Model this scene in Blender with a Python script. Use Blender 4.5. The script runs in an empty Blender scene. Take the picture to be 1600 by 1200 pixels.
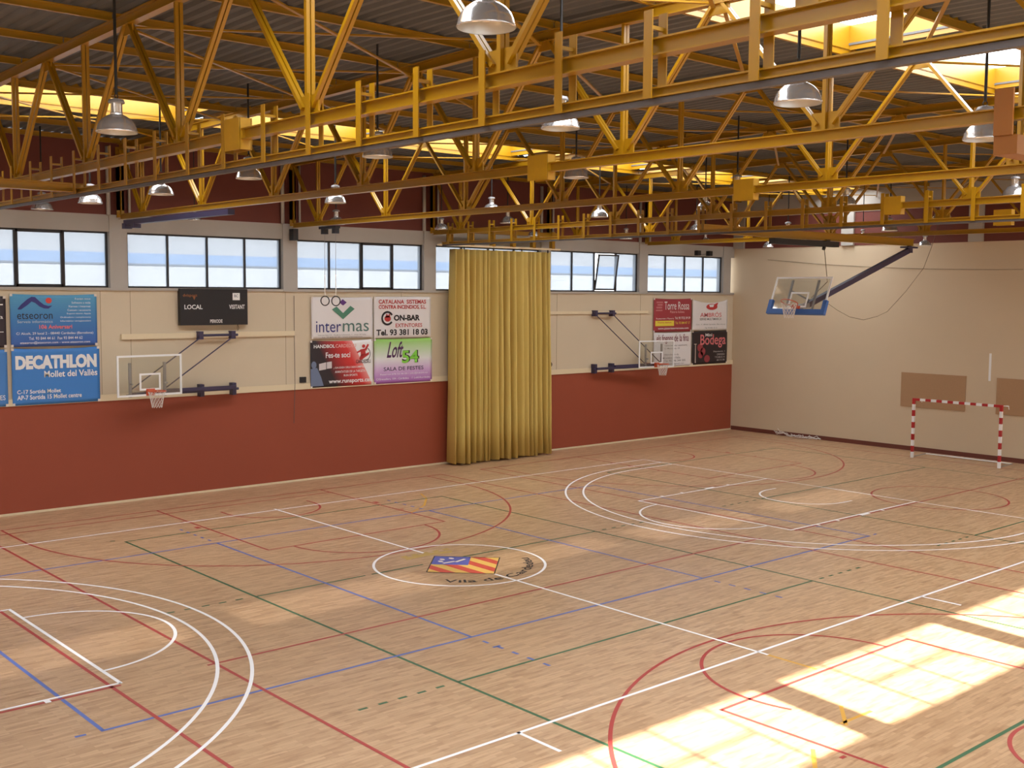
import bpy, math, random
from mathutils import Vector, Matrix

S = bpy.context.scene
C = S.collection
PI = math.pi
rnd = random.Random(7)

# ------------------------------------------------------------------ camera
cam_d = bpy.data.cameras.new('camera')
cam = bpy.data.objects.new('camera', cam_d)
C.objects.link(cam)
yaw, pitch, roll = 0.84844, -0.08086, 0.00693
fw = Vector((math.cos(pitch)*math.cos(yaw), math.cos(pitch)*math.sin(yaw), math.sin(pitch)))
rt = Vector((math.sin(yaw), -math.cos(yaw), 0))
up = rt.cross(fw)
rt, up = rt*math.cos(roll)+up*math.sin(roll), -rt*math.sin(roll)+up*math.cos(roll)
M = Matrix((rt, up, -fw)).transposed().to_4x4()
M.translation = Vector((-14.40349, -17.95017, 5.62428))
cam.matrix_world = M
cam_d.sensor_width = 36.0
cam_d.lens = 36.0*1754.94/1600.0
cam_d.clip_start = 0.05
cam_d.clip_end = 400
S.camera = cam

# ------------------------------------------------------------------ light
W = bpy.data.worlds.new('world')
S.world = W
W.use_nodes = True
bg = W.node_tree.nodes['Background']
bg.inputs[0].default_value = (0.78, 0.89, 1.0, 1)
bg.inputs[1].default_value = 2.6

sun_d = bpy.data.lights.new('sun', 'SUN')
sun_d.energy = 32.0
sun_d.angle = math.radians(0.6)
sun_d.color = (1.0, 0.97, 0.93)
sun = bpy.data.objects.new('sun', sun_d)
C.objects.link(sun)
sun.rotation_euler = Vector((0.13, 1.0, -0.645)).to_track_quat('-Z', 'Y').to_euler()
sun.location = (0, -40, 30)
SKYLIGHT = 7.0

S.view_settings.view_transform = 'Standard'
S.view_settings.look = 'None'
S.view_settings.gamma = 1
S.view_settings.exposure = 0.44
S.view_settings.use_curve_mapping = False
S.cycles.use_denoising = True
S.cycles.max_bounces = 10
S.cycles.diffuse_bounces = 5
S.cycles.transparent_max_bounces = 12
S.cycles.sample_clamp_indirect = 6.0

# ------------------------------------------------------------------ materials
def srgb(r, g, b):
    def f(c):
        c /= 255.0
        return c/12.92 if c <= 0.04045 else ((c+0.055)/1.055)**2.4
    return (f(r), f(g), f(b), 1)

def nodes(name):
    m = bpy.data.materials.new(name)
    m.use_nodes = True
    nt = m.node_tree
    return m, nt, nt.nodes['Principled BSDF']

def mat(name, col, rough=0.55, metal=0.0, var=0.0, scale=3.0, bump=0.0, bscale=60.0, spec=0.5):
    m, nt, b = nodes(name)
    b.inputs['Base Color'].default_value = col
    b.inputs['Roughness'].default_value = rough
    b.inputs['Metallic'].default_value = metal
    b.inputs['Specular IOR Level'].default_value = spec
    tc = nt.nodes.new('ShaderNodeTexCoord')
    if var > 0:
        n = nt.nodes.new('ShaderNodeTexNoise'); n.inputs['Scale'].default_value = scale; n.inputs['Detail'].default_value = 5
        nt.links.new(tc.outputs['Object'], n.inputs['Vector'])
        mx = nt.nodes.new('ShaderNodeMix'); mx.data_type = 'RGBA'
        mx.inputs[6].default_value = [c*(1-var) for c in col[:3]]+[1]
        mx.inputs[7].default_value = [min(1, c*(1+var)) for c in col[:3]]+[1]
        nt.links.new(n.outputs['Fac'], mx.inputs[0])
        nt.links.new(mx.outputs[2], b.inputs['Base Color'])
    if bump > 0:
        n2 = nt.nodes.new('ShaderNodeTexNoise'); n2.inputs['Scale'].default_value = bscale
        nt.links.new(tc.outputs['Object'], n2.inputs['Vector'])
        bp = nt.nodes.new('ShaderNodeBump'); bp.inputs['Strength'].default_value = bump; bp.inputs['Distance'].default_value = 0.01
        nt.links.new(n2.outputs['Fac'], bp.inputs['Height'])
        nt.links.new(bp.outputs['Normal'], b.inputs['Normal'])
    return m

def emit(name, col, s):
    m = bpy.data.materials.new(name); m.use_nodes = True
    nt = m.node_tree
    nt.nodes.remove(nt.nodes['Principled BSDF'])
    e = nt.nodes.new('ShaderNodeEmission'); e.inputs[0].default_value = col; e.inputs[1].default_value = s
    nt.links.new(e.outputs[0], nt.nodes['Material Output'].inputs[0])
    return m

def mixmat(name, a, b, fac):
    """mix of two simple shaders; a, b = (node type, colour, roughness)"""
    m = bpy.data.materials.new(name); m.use_nodes = True
    nt = m.node_tree
    nt.nodes.remove(nt.nodes['Principled BSDF'])
    mx = nt.nodes.new('ShaderNodeMixShader'); mx.inputs[0].default_value = fac
    for k, (t, col, r) in enumerate((a, b)):
        n = nt.nodes.new(t); n.inputs['Color'].default_value = col
        if r is not None: n.inputs['Roughness'].default_value = r
        nt.links.new(n.outputs[0], mx.inputs[k+1])
    nt.links.new(mx.outputs[0], nt.nodes['Material Output'].inputs[0])
    return m

def ramp_mat(name, stops, axis='Z', rough=0.6):
    """printed colour ramp across the sheet (generated coordinates)"""
    m, nt, b = nodes(name)
    b.inputs['Roughness'].default_value = rough
    tc = nt.nodes.new('ShaderNodeTexCoord')
    sp = nt.nodes.new('ShaderNodeSeparateXYZ')
    nt.links.new(tc.outputs['Generated'], sp.inputs[0])
    cr = nt.nodes.new('ShaderNodeValToRGB')
    els = cr.color_ramp.elements
    while len(els) < len(stops): els.new(0.5)
    for e, (p, c) in zip(els, stops): e.position = p; e.color = c
    nt.links.new(sp.outputs[axis], cr.inputs[0])
    nt.links.new(cr.outputs[0], b.inputs['Base Color'])
    return m

def floor_mat():
    m, nt, b = nodes('parquet')
    tc = nt.nodes.new('ShaderNodeTexCoord')
    br = nt.nodes.new('ShaderNodeTexBrick')
    br.offset = 0.37; br.offset_frequency = 2
    br.inputs['Color1'].default_value = srgb(199, 162, 124)
    br.inputs['Color2'].default_value = srgb(177, 139, 102)
    br.inputs['Mortar'].default_value = srgb(152, 116, 88)
    br.inputs['Scale'].default_value = 1.0
    br.inputs['Brick Width'].default_value = 0.40
    br.inputs['Row Height'].default_value = 0.066
    br.inputs['Mortar Size'].default_value = 0.0012
    br.inputs['Bias'].default_value = -0.1
    nt.links.new(tc.outputs['Object'], br.inputs['Vector'])
    mp = nt.nodes.new('ShaderNodeMapping')
    mp.inputs['Scale'].default_value = (2.4, 15.2, 1)
    nt.links.new(tc.outputs['Object'], mp.inputs['Vector'])
    n = nt.nodes.new('ShaderNodeTexNoise'); n.inputs['Scale'].default_value = 1.0; n.inputs['Detail'].default_value = 3
    nt.links.new(mp.outputs[0], n.inputs['Vector'])
    cr = nt.nodes.new('ShaderNodeValToRGB')
    e = cr.color_ramp.elements
    e[0].position = 0.30; e[0].color = (0.66, 0.57, 0.50, 1)
    e[1].position = 0.50; e[1].color = (1, 1, 1, 1)
    nt.links.new(n.outputs['Fac'], cr.inputs[0])
    mu = nt.nodes.new('ShaderNodeMix'); mu.data_type = 'RGBA'; mu.blend_type = 'MULTIPLY'; mu.inputs[0].default_value = 0.75
    nt.links.new(br.outputs['Color'], mu.inputs[6])
    nt.links.new(cr.outputs[0], mu.inputs[7])
    nt.links.new(mu.outputs[2], b.inputs['Base Color'])
    b.inputs['Roughness'].default_value = 0.34
    b.inputs['Specular IOR Level'].default_value = 0.45
    return m

YEL = mat('yellow_steel', srgb(160, 116, 4), 0.36, var=0.10, scale=1.5)
YEL.node_tree.nodes['Principled BSDF'].inputs['Coat Weight'].default_value = 0.15
YEL.node_tree.nodes['Principled BSDF'].inputs['Coat Roughness'].default_value = 0.18
DECK = mat('grey_deck', srgb(96, 96, 96), 0.7, var=0.12, scale=2.0)
BRICK = mat('brick_red_paint', srgb(150, 70, 46), 0.6, var=0.05, scale=0.8)
CREAM = mat('cream_wall_paint', srgb(206, 190, 164), 0.75, var=0.04, scale=0.9, bump=0.05)
SAND = mat('sand_wall_paint', srgb(202, 182, 153), 0.75, var=0.03, scale=0.7, bump=0.05)
CONC = mat('grey_concrete', srgb(172, 166, 158), 0.8, var=0.06, scale=2.0)
SHADED_RED = mat('shaded_red_panel', srgb(104, 48, 38), 0.7, var=0.15, scale=1.2)  # brick red again, with the shade of the upper walls put into the colour
CAPM = mat('cream_rail_paint', srgb(222, 205, 172), 0.6)
FRAME = mat('dark_window_frame', srgb(38, 34, 36), 0.5)
BLACKROD = mat('black_rod', srgb(22, 20, 20), 0.5)
ALU = mat('spun_aluminium', srgb(232, 232, 234), 0.20, 0.8)
ALUIN = mat('reflector_inside', srgb(215, 212, 205), 0.38, 0.6)
BULB = mat('frosted_bulb', srgb(235, 230, 220), 0.3)
NAVY = mat('dark_purple_steel', srgb(58, 50, 78), 0.45)
GREYST = mat('grey_steel', srgb(150, 148, 150), 0.45, 0.3)
WHITE = mat('white_paint', srgb(235, 235, 235), 0.45)
LINEW = mat('white_line', srgb(246, 243, 243), 0.45)
LINER = mat('red_line', srgb(170, 58, 52), 0.45)
LINEB = mat('blue_line', srgb(88, 108, 176), 0.45)
LINEG = mat('green_line', srgb(52, 98, 62), 0.45)
LINEY = mat('yellow_line', srgb(214, 160, 62), 0.45)
REDP = mat('red_paint', srgb(176, 36, 40), 0.45)
ORANGE = mat('orange_rim', srgb(196, 84, 48), 0.45)
NET = mat('white_cord', srgb(222, 214, 206), 0.8)
BLUEPAD = mat('blue_padding', srgb(52, 98, 170), 0.6)
CORK = mat('brown_cork', srgb(168, 132, 98), 0.85, var=0.08, scale=25)
BASEB = mat('dark_red_baseboard', srgb(104, 52, 40), 0.6)
BLK = mat('black_panel', srgb(30, 27, 30), 0.5)
GALV = mat('galvanised_pipe', srgb(178, 176, 172), 0.45, 0.3)
ROPE = mat('grey_rope', srgb(96, 88, 84), 0.8)
DARKROPE = mat('dark_cable', srgb(112, 98, 80), 0.8)
CURT = mat('mustard_fabric', srgb(204, 178, 98), 0.8, var=0.06, scale=1.2)
PLATE = mat('yellow_plate', srgb(180, 134, 14), 0.5, var=0.18, scale=6)
GLASSB = mixmat('clear_acrylic', ('ShaderNodeBsdfTransparent', (0.93, 0.95, 0.95, 1), None), ('ShaderNodeBsdfGlossy', (0.9, 0.9, 0.9, 1), 0.06), 0.13)
FROST = mixmat('frosted_glass', ('ShaderNodeBsdfTransparent', (0.47, 0.48, 0.49, 1), None), ('ShaderNodeBsdfTranslucent', (0.33, 0.35, 0.38, 1), None), 0.42)
CLEARW = mixmat('clear_window_glass', ('ShaderNodeBsdfTransparent', (0.97, 0.97, 0.97, 1), None), ('ShaderNodeBsdfTranslucent', (0.9, 0.9, 0.9, 1), None), 0.08)
SKYSHEET = emit('daylit_roof_sheet', (0.92, 0.96, 1.0, 1), SKYLIGHT)

LEAKSHEET = mixmat('sun_leak_roof_sheet', ('ShaderNodeEmission', (0.92, 0.96, 1.0, 1), None), ('ShaderNodeBsdfTransparent', (1, 1, 1, 1), None), 0.22)  # unseen roof strip, made part clear so weak sun glows reach the floor
for _n in LEAKSHEET.node_tree.nodes:
    if _n.type == 'EMISSION': _n.inputs[1].default_value = SKYLIGHT

# ------------------------------------------------------------------ mesh helper
class MB:
    def __init__(s):
        s.v = []; s.f = []; s.m = []
    def add(s, vs, fs, mi=0):
        o = len(s.v)
        s.v += [tuple(v) for v in vs]
        for f in fs: s.f.append([i+o for i in f]); s.m.append(mi)
        return s
    def box(s, x0, x1, y0, y1, z0, z1, mi=0):
        vs = [(x0, y0, z0), (x1, y0, z0), (x1, y1, z0), (x0, y1, z0), (x0, y0, z1), (x1, y0, z1), (x1, y1, z1), (x0, y1, z1)]
        return s.add(vs, [(3, 2, 1, 0), (4, 5, 6, 7), (0, 1, 5, 4), (1, 2, 6, 5), (2, 3, 7, 6), (3, 0, 4, 7)], mi)
    def prism(s, sect, p0, p1, upv=(0, 0, 1), mi=0):
        """closed 2-D section (side, up) swept from p0 to p1"""
        p0 = Vector(p0); p1 = Vector(p1)
        d = (p1-p0).normalized()
        side = d.cross(Vector(upv))
        if side.length < 1e-5: side = d.cross(Vector((0, 1, 0)))
        side.normalize(); u = side.cross(d)
        n = len(sect)
        vs = [p0+side*a+u*b for a, b in sect]+[p1+side*a+u*b for a, b in sect]
        fs = [(i, (i+1) % n, n+(i+1) % n, n+i) for i in range(n)]
        fs += [tuple(range(n-1, -1, -1)), tuple(range(n, 2*n))]
        return s.add(vs, fs, mi)
    def bar(s, p0, p1, w, h, upv=(0, 0, 1), mi=0):
        return s.prism([(-w/2, -h/2), (w/2, -h/2), (w/2, h/2), (-w/2, h/2)], p0, p1, upv, mi)
    def ibeam(s, p0, p1, h, w, tf=0.014, tw=0.012, mi=0):
        a, b, c, d = w/2, h/2, tw/2, h/2-tf
        sec = [(-a, -b), (a, -b), (a, -d), (c, -d), (c, d), (a, d), (a, b), (-a, b), (-a, d), (-c, d), (-c, -d), (-a, -d)]
        p0 = Vector(p0); p1 = Vector(p1)
        # three boxes keep the caps convex
        u = Vector((0, 0, 1))
        s.bar(p0+u*(b-tf/2), p1+u*(b-tf/2), w, tf, mi=mi)
        s.bar(p0-u*(b-tf/2), p1-u*(b-tf/2), w, tf, mi=mi)
        return s.bar(p0, p1, tw, h-2*tf, mi=mi)
    def tube(s, pts, r, n=8, closed=False, mi=0):
        pts = [Vector(p) for p in pts]
        N = len(pts); base = len(s.v)
        prev = None
        for i, p in enumerate(pts):
            if closed: t = pts[(i+1) % N]-pts[i-1]
            else: t = pts[min(i+1, N-1)]-pts[max(i-1, 0)]
            t.normalize()
            a = prev if prev is not None else (Vector((0, 0, 1)) if abs(t.z) < 0.9 else Vector((1, 0, 0)))
            a = (a-t*a.dot(t)).normalized(); prev = a
            b = t.cross(a)
            rr = r[i] if isinstance(r, (list, tuple)) else r
            for k in range(n):
                th = 2*PI*k/n
                s.v.append(tuple(p+a*rr*math.cos(th)+b*rr*math.sin(th)))
        rings = N if closed else N-1
        for i in range(rings):
            for k in range(n):
                i2 = (i+1) % N
                s.f.append([base+i*n+k, base+i*n+(k+1) % n, base+i2*n+(k+1) % n, base+i2*n+k]); s.m.append(mi)
        if not closed:
            s.f.append([base+k for k in range(n-1, -1, -1)]); s.m.append(mi)
            s.f.append([base+(N-1)*n+k for k in range(n)]); s.m.append(mi)
        return s
    def lathe(s, prof, n=32, mi=0):
        base = len(s.v)
        for r, z in prof:
            for k in range(n):
                th = 2*PI*k/n
                s.v.append((r*math.cos(th), r*math.sin(th), z))
        for i in range(len(prof)-1):
            for k in range(n):
                s.f.append([base+i*n+k, base+i*n+(k+1) % n, base+(i+1)*n+(k+1) % n, base+(i+1)*n+k]); s.m.append(mi)
        return s
    def build(s, name, ms, parent=None, local=False, smooth=False, kind=None):
        me = bpy.data.meshes.new(name)
        off = Vector((0, 0, 0))
        if parent is not None and not local:
            q = parent
            while q is not None: off += q.location; q = q.parent
        me.from_pydata([tuple(Vector(v)-off) for v in s.v], [], s.f)
        if not isinstance(ms, (list, tuple)): ms = [ms]
        for m in ms: me.materials.append(m)
        me.polygons.foreach_set('material_index', s.m)
        if smooth: me.polygons.foreach_set('use_smooth', [True]*len(me.polygons))
        me.update()
        o = bpy.data.objects.new(name, me)
        C.objects.link(o)
        if parent is not None: o.parent = parent
        if kind: o['kind'] = kind
        return o

def tag(o, label, cat, group=None):
    o['label'] = label; o['category'] = cat
    if group: o['group'] = group
    return o

def thing(name, label, cat, loc=(0, 0, 0), group=None, rotz=0.0):
    o = bpy.data.objects.new(name, None)
    o.empty_display_size = 0.1
    C.objects.link(o); o.location = loc; o.rotation_euler = (0, 0, rotz)
    return tag(o, label, cat, group)

def copy_tree(o, parent=None):
    c = o.copy(); C.objects.link(c); c.parent = parent
    for ch in list(o.children): copy_tree(ch, c)
    return c

def text_mesh(body, bold=0.0):
    cu = bpy.data.curves.new('t', 'FONT')
    cu.body = body; cu.size = 1.0; cu.offset = bold; cu.resolution_u = 3
    o = bpy.data.objects.new('t', cu); C.objects.link(o)
    dg = bpy.context.evaluated_depsgraph_get()
    me = bpy.data.meshes.new_from_object(o.evaluated_get(dg))
    bpy.data.objects.remove(o); bpy.data.curves.remove(cu)
    return me

def lettering(body, x0, x1, z0, z1, material, parent, y=-0.012, bold=0.0, slant=0.0, name='lettering'):
    """one line of letters fitted into a box of the parent's XZ plane, facing -Y"""
    me = text_mesh(body, bold)
    xs = [v.co.x for v in me.vertices]; ys = [v.co.y for v in me.vertices]
    ax, bx, ay, by = min(xs), max(xs), min(ys), max(ys)
    for v in me.vertices:
        fx = (v.co.x-ax)/max(bx-ax, 1e-6); fy = (v.co.y-ay)/max(by-ay, 1e-6)
        v.co = (x0+(x1-x0)*fx+slant*(fy-0.5)*(z1-z0), y, z0+(z1-z0)*fy)
    me.materials.clear(); me.materials.append(material)
    me.update()
    o = bpy.data.objects.new(name, me); C.objects.link(o); o.parent = parent
    return o

# ------------------------------------------------------------------ room dimensions
XL, XR = -24.0, 23.4          # end walls
YF, YN = 11.1, -19.3          # far long wall, near long wall
BAY = 5.1
TR = [-7.7, -2.6, 2.5, 7.6, 12.7, 17.8]
PIL = [-2.6+BAY*k for k in range(-4, 6)]
def zb(y): return 9.42-0.013*abs(y+4)     # underside of the top chords
def zp(y): return zb(y)+0.16              # underside of the purlins
def zd(y): return zp(y)+0.135             # roof deck
ROWS = [10.75, 8.75, 6.75, 4.55, 2.55, 0.55, -1.45, -3.45, -5.45, -7.45, -9.65, -11.65, -13.1, -14.5, -16.65, -18.6]
SKY = [(4.55, 6.75), (-9.65, -7.45), (-16.65, -14.5)]

# ------------------------------------------------------------------ floor and court lines
fl = MB().box(XL-0.3, XR+0.3, YN-0.3, YF+0.3, -0.2, 0).build('floor', floor_mat(), kind='structure')

class Lines:
    def __init__(s, z): s.mb = MB(); s.z = z
    def seg(s, x0, y0, x1, y1, w=0.056):
        a = Vector((x0, y0, 0)); b = Vector((x1, y1, 0)); d = (b-a).normalized(); n = Vector((-d.y, d.x, 0))*w/2
        s.mb.add([(p.x, p.y, s.z) for p in (a-n, b-n, b+n, a+n)], [(0, 1, 2, 3)]); return s
    def poly(s, pts, w=0.056, closed=False):
        N = len(pts); P = [Vector((p[0], p[1], 0)) for p in pts]; vs = []
        for i in range(N):
            t = (P[(i+1) % N]-P[i-1]) if closed else (P[min(i+1, N-1)]-P[max(i-1, 0)])
            t.normalize(); n = Vector((-t.y, t.x, 0))*w/2
            for q in (P[i]-n, P[i]+n): vs.append((q.x, q.y, s.z))
        fs = [(2*i, 2*((i+1) % N), 2*((i+1) % N)+1, 2*i+1) for i in range(N if closed else N-1)]
        s.mb.add(vs, fs); return s
    def arc(s, cx, cy, r, a0, a1, w=0.056):
        n = max(16, int(abs(a1-a0)*40))
        closed = abs(abs(a1-a0)-360) < 1e-6
        m = n if closed else n+1
        return s.poly([(cx+r*math.cos(math.radians(a0+(a1-a0)*i/n)), cy+r*math.sin(math.radians(a0+(a1-a0)*i/n))) for i in range(m)] if n < 400 else
                      [(cx+r*math.cos(math.radians(a0+(a1-a0)*i/96)), cy+r*math.sin(math.radians(a0+(a1-a0)*i/96))) for i in range(96 if closed else 97)], w, closed)
    def rect(s, x0, y0, x1, y1, w=0.056):
        h = w/2
        s.seg(x0-h, y0, x1+h, y0, w); s.seg(x0-h, y1, x1+h, y1, w); s.seg(x0, y0, x0, y1, w); return s.seg(x1, y0, x1, y1, w)
    def done(s, m): return s.mb.build('court_marking', m, fl, kind='structure')

# yellow fragments
L = Lines(0.0010)
L.poly([(2.3, 5.0), (2.6, 5.15), (3.3, 5.62), (3.97, 6.41), (4.28, 7.09)])
L.seg(0, -7.7, 0, -8.6); L.seg(-1.62, -10.12, -1.05, -9.68); L.seg(-1.62, -10.04, -0.9, -10.06); L.seg(-2.62, -10.28, -3.3, -10.78)
L.done(LINEY)
# green volleyball courts across the hall
L = Lines(0.0016)
L.rect(-4.475, -11.58, 4.475, 6.4)
L.seg(-4.475, 0.44, -2.05, 0.44); L.seg(-1.9, 0.44, -0.62, 0.44); L.seg(0.45, 0.44, 4.475, 0.44)
L.seg(-4.475, -5.54, 4.475, -5.54)
for sx in (-1, 1):
    for k in range(5):
        for yy in (0.46, -5.54):
            x = 4.72+0.33*k
            L.seg(sx*x, yy, sx*(x+0.15), yy)
L.seg(-4.62, 6.62, -4.72, 6.66)
for s_ in (1, -1):
    L.seg(s_*11.08, -11.5, s_*11.08, 6.4); L.seg(s_*20.05, -11.5, s_*20.05, 6.4)
    L.seg(s_*11.08, 6.4, s_*20.05, 6.4); L.seg(s_*11.08, -11.5, s_*20.05, -11.5)
    L.seg(s_*11.08, 0.52, s_*20.05, 0.52); L.seg(s_*11.08, -5.58, s_*20.05, -5.58)
    for k in range(5):
        for yy in (0.5, -5.56): L.seg(s_*(9.35+0.33*k), yy, s_*(9.5+0.33*k), yy)
L.done(LINEG)
# blue volleyball court along the hall
L = Lines(0.0022)
L.rect(-9.07, -4.02, 9.07, 4.98)
for x in (-2.97, 2.97):
    L.seg(x, -4.02, x, 4.98)
    for k in range(5):
        y = 0.28+0.36*k
        L.seg(x, -4.02-y, x, -4.17-y); L.seg(x, 4.98+y, x, 5.13+y)
L.seg(-3.06, -4.66, -2.9, -4.66)
L.seg(-9.28, -4.01, -9.42, -4.0); L.seg(9.28, -4.01, 9.42, -4.0)
L.done(LINEB)
# red basketball courts across the hall
L = Lines(0.0028)
for cx in (-15.13, 0.0, 15.13):
    for sy in (1, -1):
        ye = -2.54+sy*11.92
        def yy(d): return ye-sy*d
        L.seg(cx-2.43, ye, cx-2.43, yy(5.75)); L.seg(cx+2.43, ye, cx+2.43, yy(5.75)); L.seg(cx-2.455, yy(5.75), cx+2.455, yy(5.75))
        a = (180, 360) if sy > 0 else (0, 180)
        if sy > 0: L.arc(cx, yy(5.75), 1.8, 180, 360)
        else: L.arc(cx, yy(5.75), 1.8, 0, 200)
        L.arc(cx, yy(1.55), 6.22, *a); L.arc(cx, yy(1.55), 1.25, *a)
        for sx in (-1, 1):
            L.seg(cx+sx*6.22, ye, cx+sx*6.22, yy(1.55)); L.seg(cx+sx*1.25, yy(1.2), cx+sx*1.25, yy(1.55))
            L.seg(cx+sx*2.5, yy(1.75), cx+sx*2.6, yy(1.75)); L.seg(cx+sx*2.5, yy(2.6), cx+sx*2.62, yy(2.6), 0.2)
            L.seg(cx+sx*2.5, yy(3.8), cx+sx*2.6, yy(3.8))
    L.rect(cx-6.77, -14.46, cx+6.77, 9.38)
    L.seg(cx-6.9, -2.54, cx+6.9, -2.54)
L.arc(15.13, -2.54, 1.8, 0, 360)
L.arc(-15.13, -2.54, 1.8, 0, 360)
L.seg(-6.9, 8.86, 2.4, 8.86)
L.done(LINER)
# white main court
L = Lines(0.0036)
L.rect(-14.025, -7.525, 14.025, 7.525)
L.seg(0, 7.68, 0, 1.25); L.seg(0.0, -1.12, 0, -7.72)
L.arc(0, 0, 1.78, 0, 360)
for sx in (-1, 1):
    def X(d): return sx*(14.0-d)
    L.seg(X(0), 2.45, X(5.8), 2.45); L.seg(X(0), -2.45, X(5.8), -2.45); L.seg(X(5.8), -2.475, X(5.8), 2.475)
    a = (90, 270) if sx > 0 else (-90, 90)
    L.arc(X(5.8), 0, 1.78, *a)
    for r in (6.225, 6.725):
        L.arc(X(1.575), 0, r, *a)
        for sy in (-1, 1): L.seg(X(0), sy*r, X(1.575), sy*r)
    L.arc(X(1.575), 0, 1.25, *a)
    for sy in (-1, 1):
        L.seg(X(1.575), sy*1.25, X(1.2), sy*1.25)
        for d, w in ((1.8, 0.08), (2.65, 0.40), (3.9, 0.08), (4.75, 0.08)):
            L.seg(X(d), sy*2.475, X(d), sy*2.58, w)
    L.seg(sx*5.06, -7.5, sx*5.06, -8.3)
L.done(LINEW)
# town shield painted in the centre circle
CR_Y = mat('shield_yellow', srgb(226, 180, 84), 0.45)
CR_R = mat('shield_red', srgb(206, 70, 52), 0.45)
CR_B = mat('shield_blue', srgb(84, 90, 170), 0.45)
INK = mat('black_ink', srgb(40, 34, 34), 0.5)
T_, R_, B_, Lf = Vector((0.0, 0.86)), Vector((0.985, -0.13)), Vector((0.0, -1.11)), Vector((-0.96, -0.13))
def dia(u, v): # u along top->right, v along top->left
    p = T_+(R_-T_)*u+(Lf-T_)*v
    return p
def flat(name, polys, z, m):
    mb = MB()
    for P in polys: mb.add([(p[0], p[1], z) for p in P], [tuple(range(len(P)))])
    return mb.build(name, m, fl, kind='structure')
flat('court_emblem', [[dia(0, 0), dia(0, 1), dia(1, 1), dia(1, 0)]], 0.0042, CR_Y)
def clipx(poly, x, keep_right):
    out = []
    for i in range(len(poly)):
        a, b = poly[i-1], poly[i]
        ia = (a[0] >= x) == keep_right or abs(a[0]-x) < 1e-9; ib = (b[0] >= x) == keep_right or abs(b[0]-x) < 1e-9
        if ia != ib:
            t = (x-a[0])/(b[0]-a[0]); out.append((x, a[1]+(b[1]-a[1])*t))
        if ib: out.append((b[0], b[1]))
    return out
diam = [tuple(T_), tuple(Lf), tuple(B_), tuple(R_)]
strips = []
for k in range(4):
    x0 = -0.75+k*0.43
    p = clipx(clipx(diam, x0, True), x0+0.215, False)
    if len(p) > 2: strips.append(p)
flat('court_emblem', strips, 0.0047, CR_R)
flat('court_emblem', [[dia(0, 0), dia(0, 0.52), dia(0.56, 0.52), dia(0.56, 0)]], 0.0052, CR_B)
fig = []
for cu, cv in ((0.14, 0.2), (0.27, 0.12), (0.13, 0.33)):
    c = dia(cu, cv); fig.append([(c.x+0.05*math.cos(a), c.y+0.07*math.sin(a)) for a in [2*PI*i/10 for i in range(10)]])
for (u0, v0, u1, v1) in ((0.18, 0.44, 0.34, 0.30), (0.36, 0.34, 0.48, 0.14)):
    a, b = dia(u0, v0), dia(u1, v1); d = (b-a).normalized(); n = Vector((-d.y, d.x))*0.035
    fig.append([tuple(a-n), tuple(b-n), tuple(b+n), tuple(a+n)])
flat('court_emblem', fig, 0.0057, mat('shield_cream', srgb(232, 214, 190), 0.5))
ol = []
for a, b in ((T_, Lf), (Lf, B_), (B_, R_), (R_, T_)):
    d = (b-a).normalized(); n = Vector((-d.y, d.x))*0.012
    ol.append([tuple(a-n), tuple(b-n), tuple(b+n), tuple(a+n)])
flat('court_emblem', ol, 0.0062, INK)
crown = [[(-0.66, 0.95), (-0.2, 1.0), (-0.12, 1.18), (-0.6, 1.14)], [(0.08, 0.98), (0.5, 0.9), (0.62, 1.05), (0.1, 1.16)]]
for k in range(5):
    x = -0.62+k*0.28
    crown.append([(x, 1.14), (x+0.16, 1.15), (x+0.18, 1.30), (x+0.02, 1.29)])
crown.append([(-0.2, 1.0), (0.1, 0.99), (0.1, 1.16), (-0.12, 1.18)])
flat('court_emblem', crown, 0.0030, mat('crown_gold', srgb(196, 160, 88), 0.5))
# circular lettering under the shield
me = text_mesh('Vila de Cardedeu', 0.012)
xs = [v.co.x for v in me.vertices]; w0 = max(xs)
for v in me.vertices:
    a = math.radians(219)+math.radians(122)*(v.co.x/w0)
    r = 1.53-(v.co.y*0.30)
    v.co = (r*math.cos(a), r*math.sin(a), 0.0064)
me.materials.clear(); me.materials.append(INK); me.update()
o = bpy.data.objects.new('court_lettering', me); C.objects.link(o); o.parent = fl; o['kind'] = 'structure'

# ------------------------------------------------------------------ walls
ZT = 2.74
def wallbox(name, m, *bs):
    mb = MB()
    for b in bs: mb.box(*b)
    return mb.build(name, m, kind='structure')
wf = wallbox('wall_far', CREAM, (XL, XR, YF, YF+0.3, 0, 5.68))
MB().box(XL, XR, YF-0.015, YF, 0, ZT).build('wall_paint', BRICK, wf, kind='structure')
MB().box(XL, XR, YF-0.02, YF, 7.58, zd(YF)).build('upper_panel', SHADED_RED, wf, kind='structure')
seam = MB()
for x in (-3.1, -2.3, 2.35, 6.5, 13.3, 17.7): seam.box(x, x+0.012, YF-0.004, YF, ZT, 5.6)
seam.build('panel_joint', mat('joint_grey', srgb(150, 132, 106), 0.8), wf, kind='structure')
# concrete frame above and between the windows
cf = MB()
cf.box(XL, XR, YF-0.02, YF+0.3, 7.14, 7.58)
for x in PIL: cf.box(x-0.235, x+0.235, YF-0.06, YF+0.3, 5.62, 7.58)
cf.build('trim_1', CONC, kind='structure')
MB().box(XL, XR, YF-0.05, YF+0.02, 5.62, 5.69).build('trim_2', CONC, kind='structure')
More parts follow.
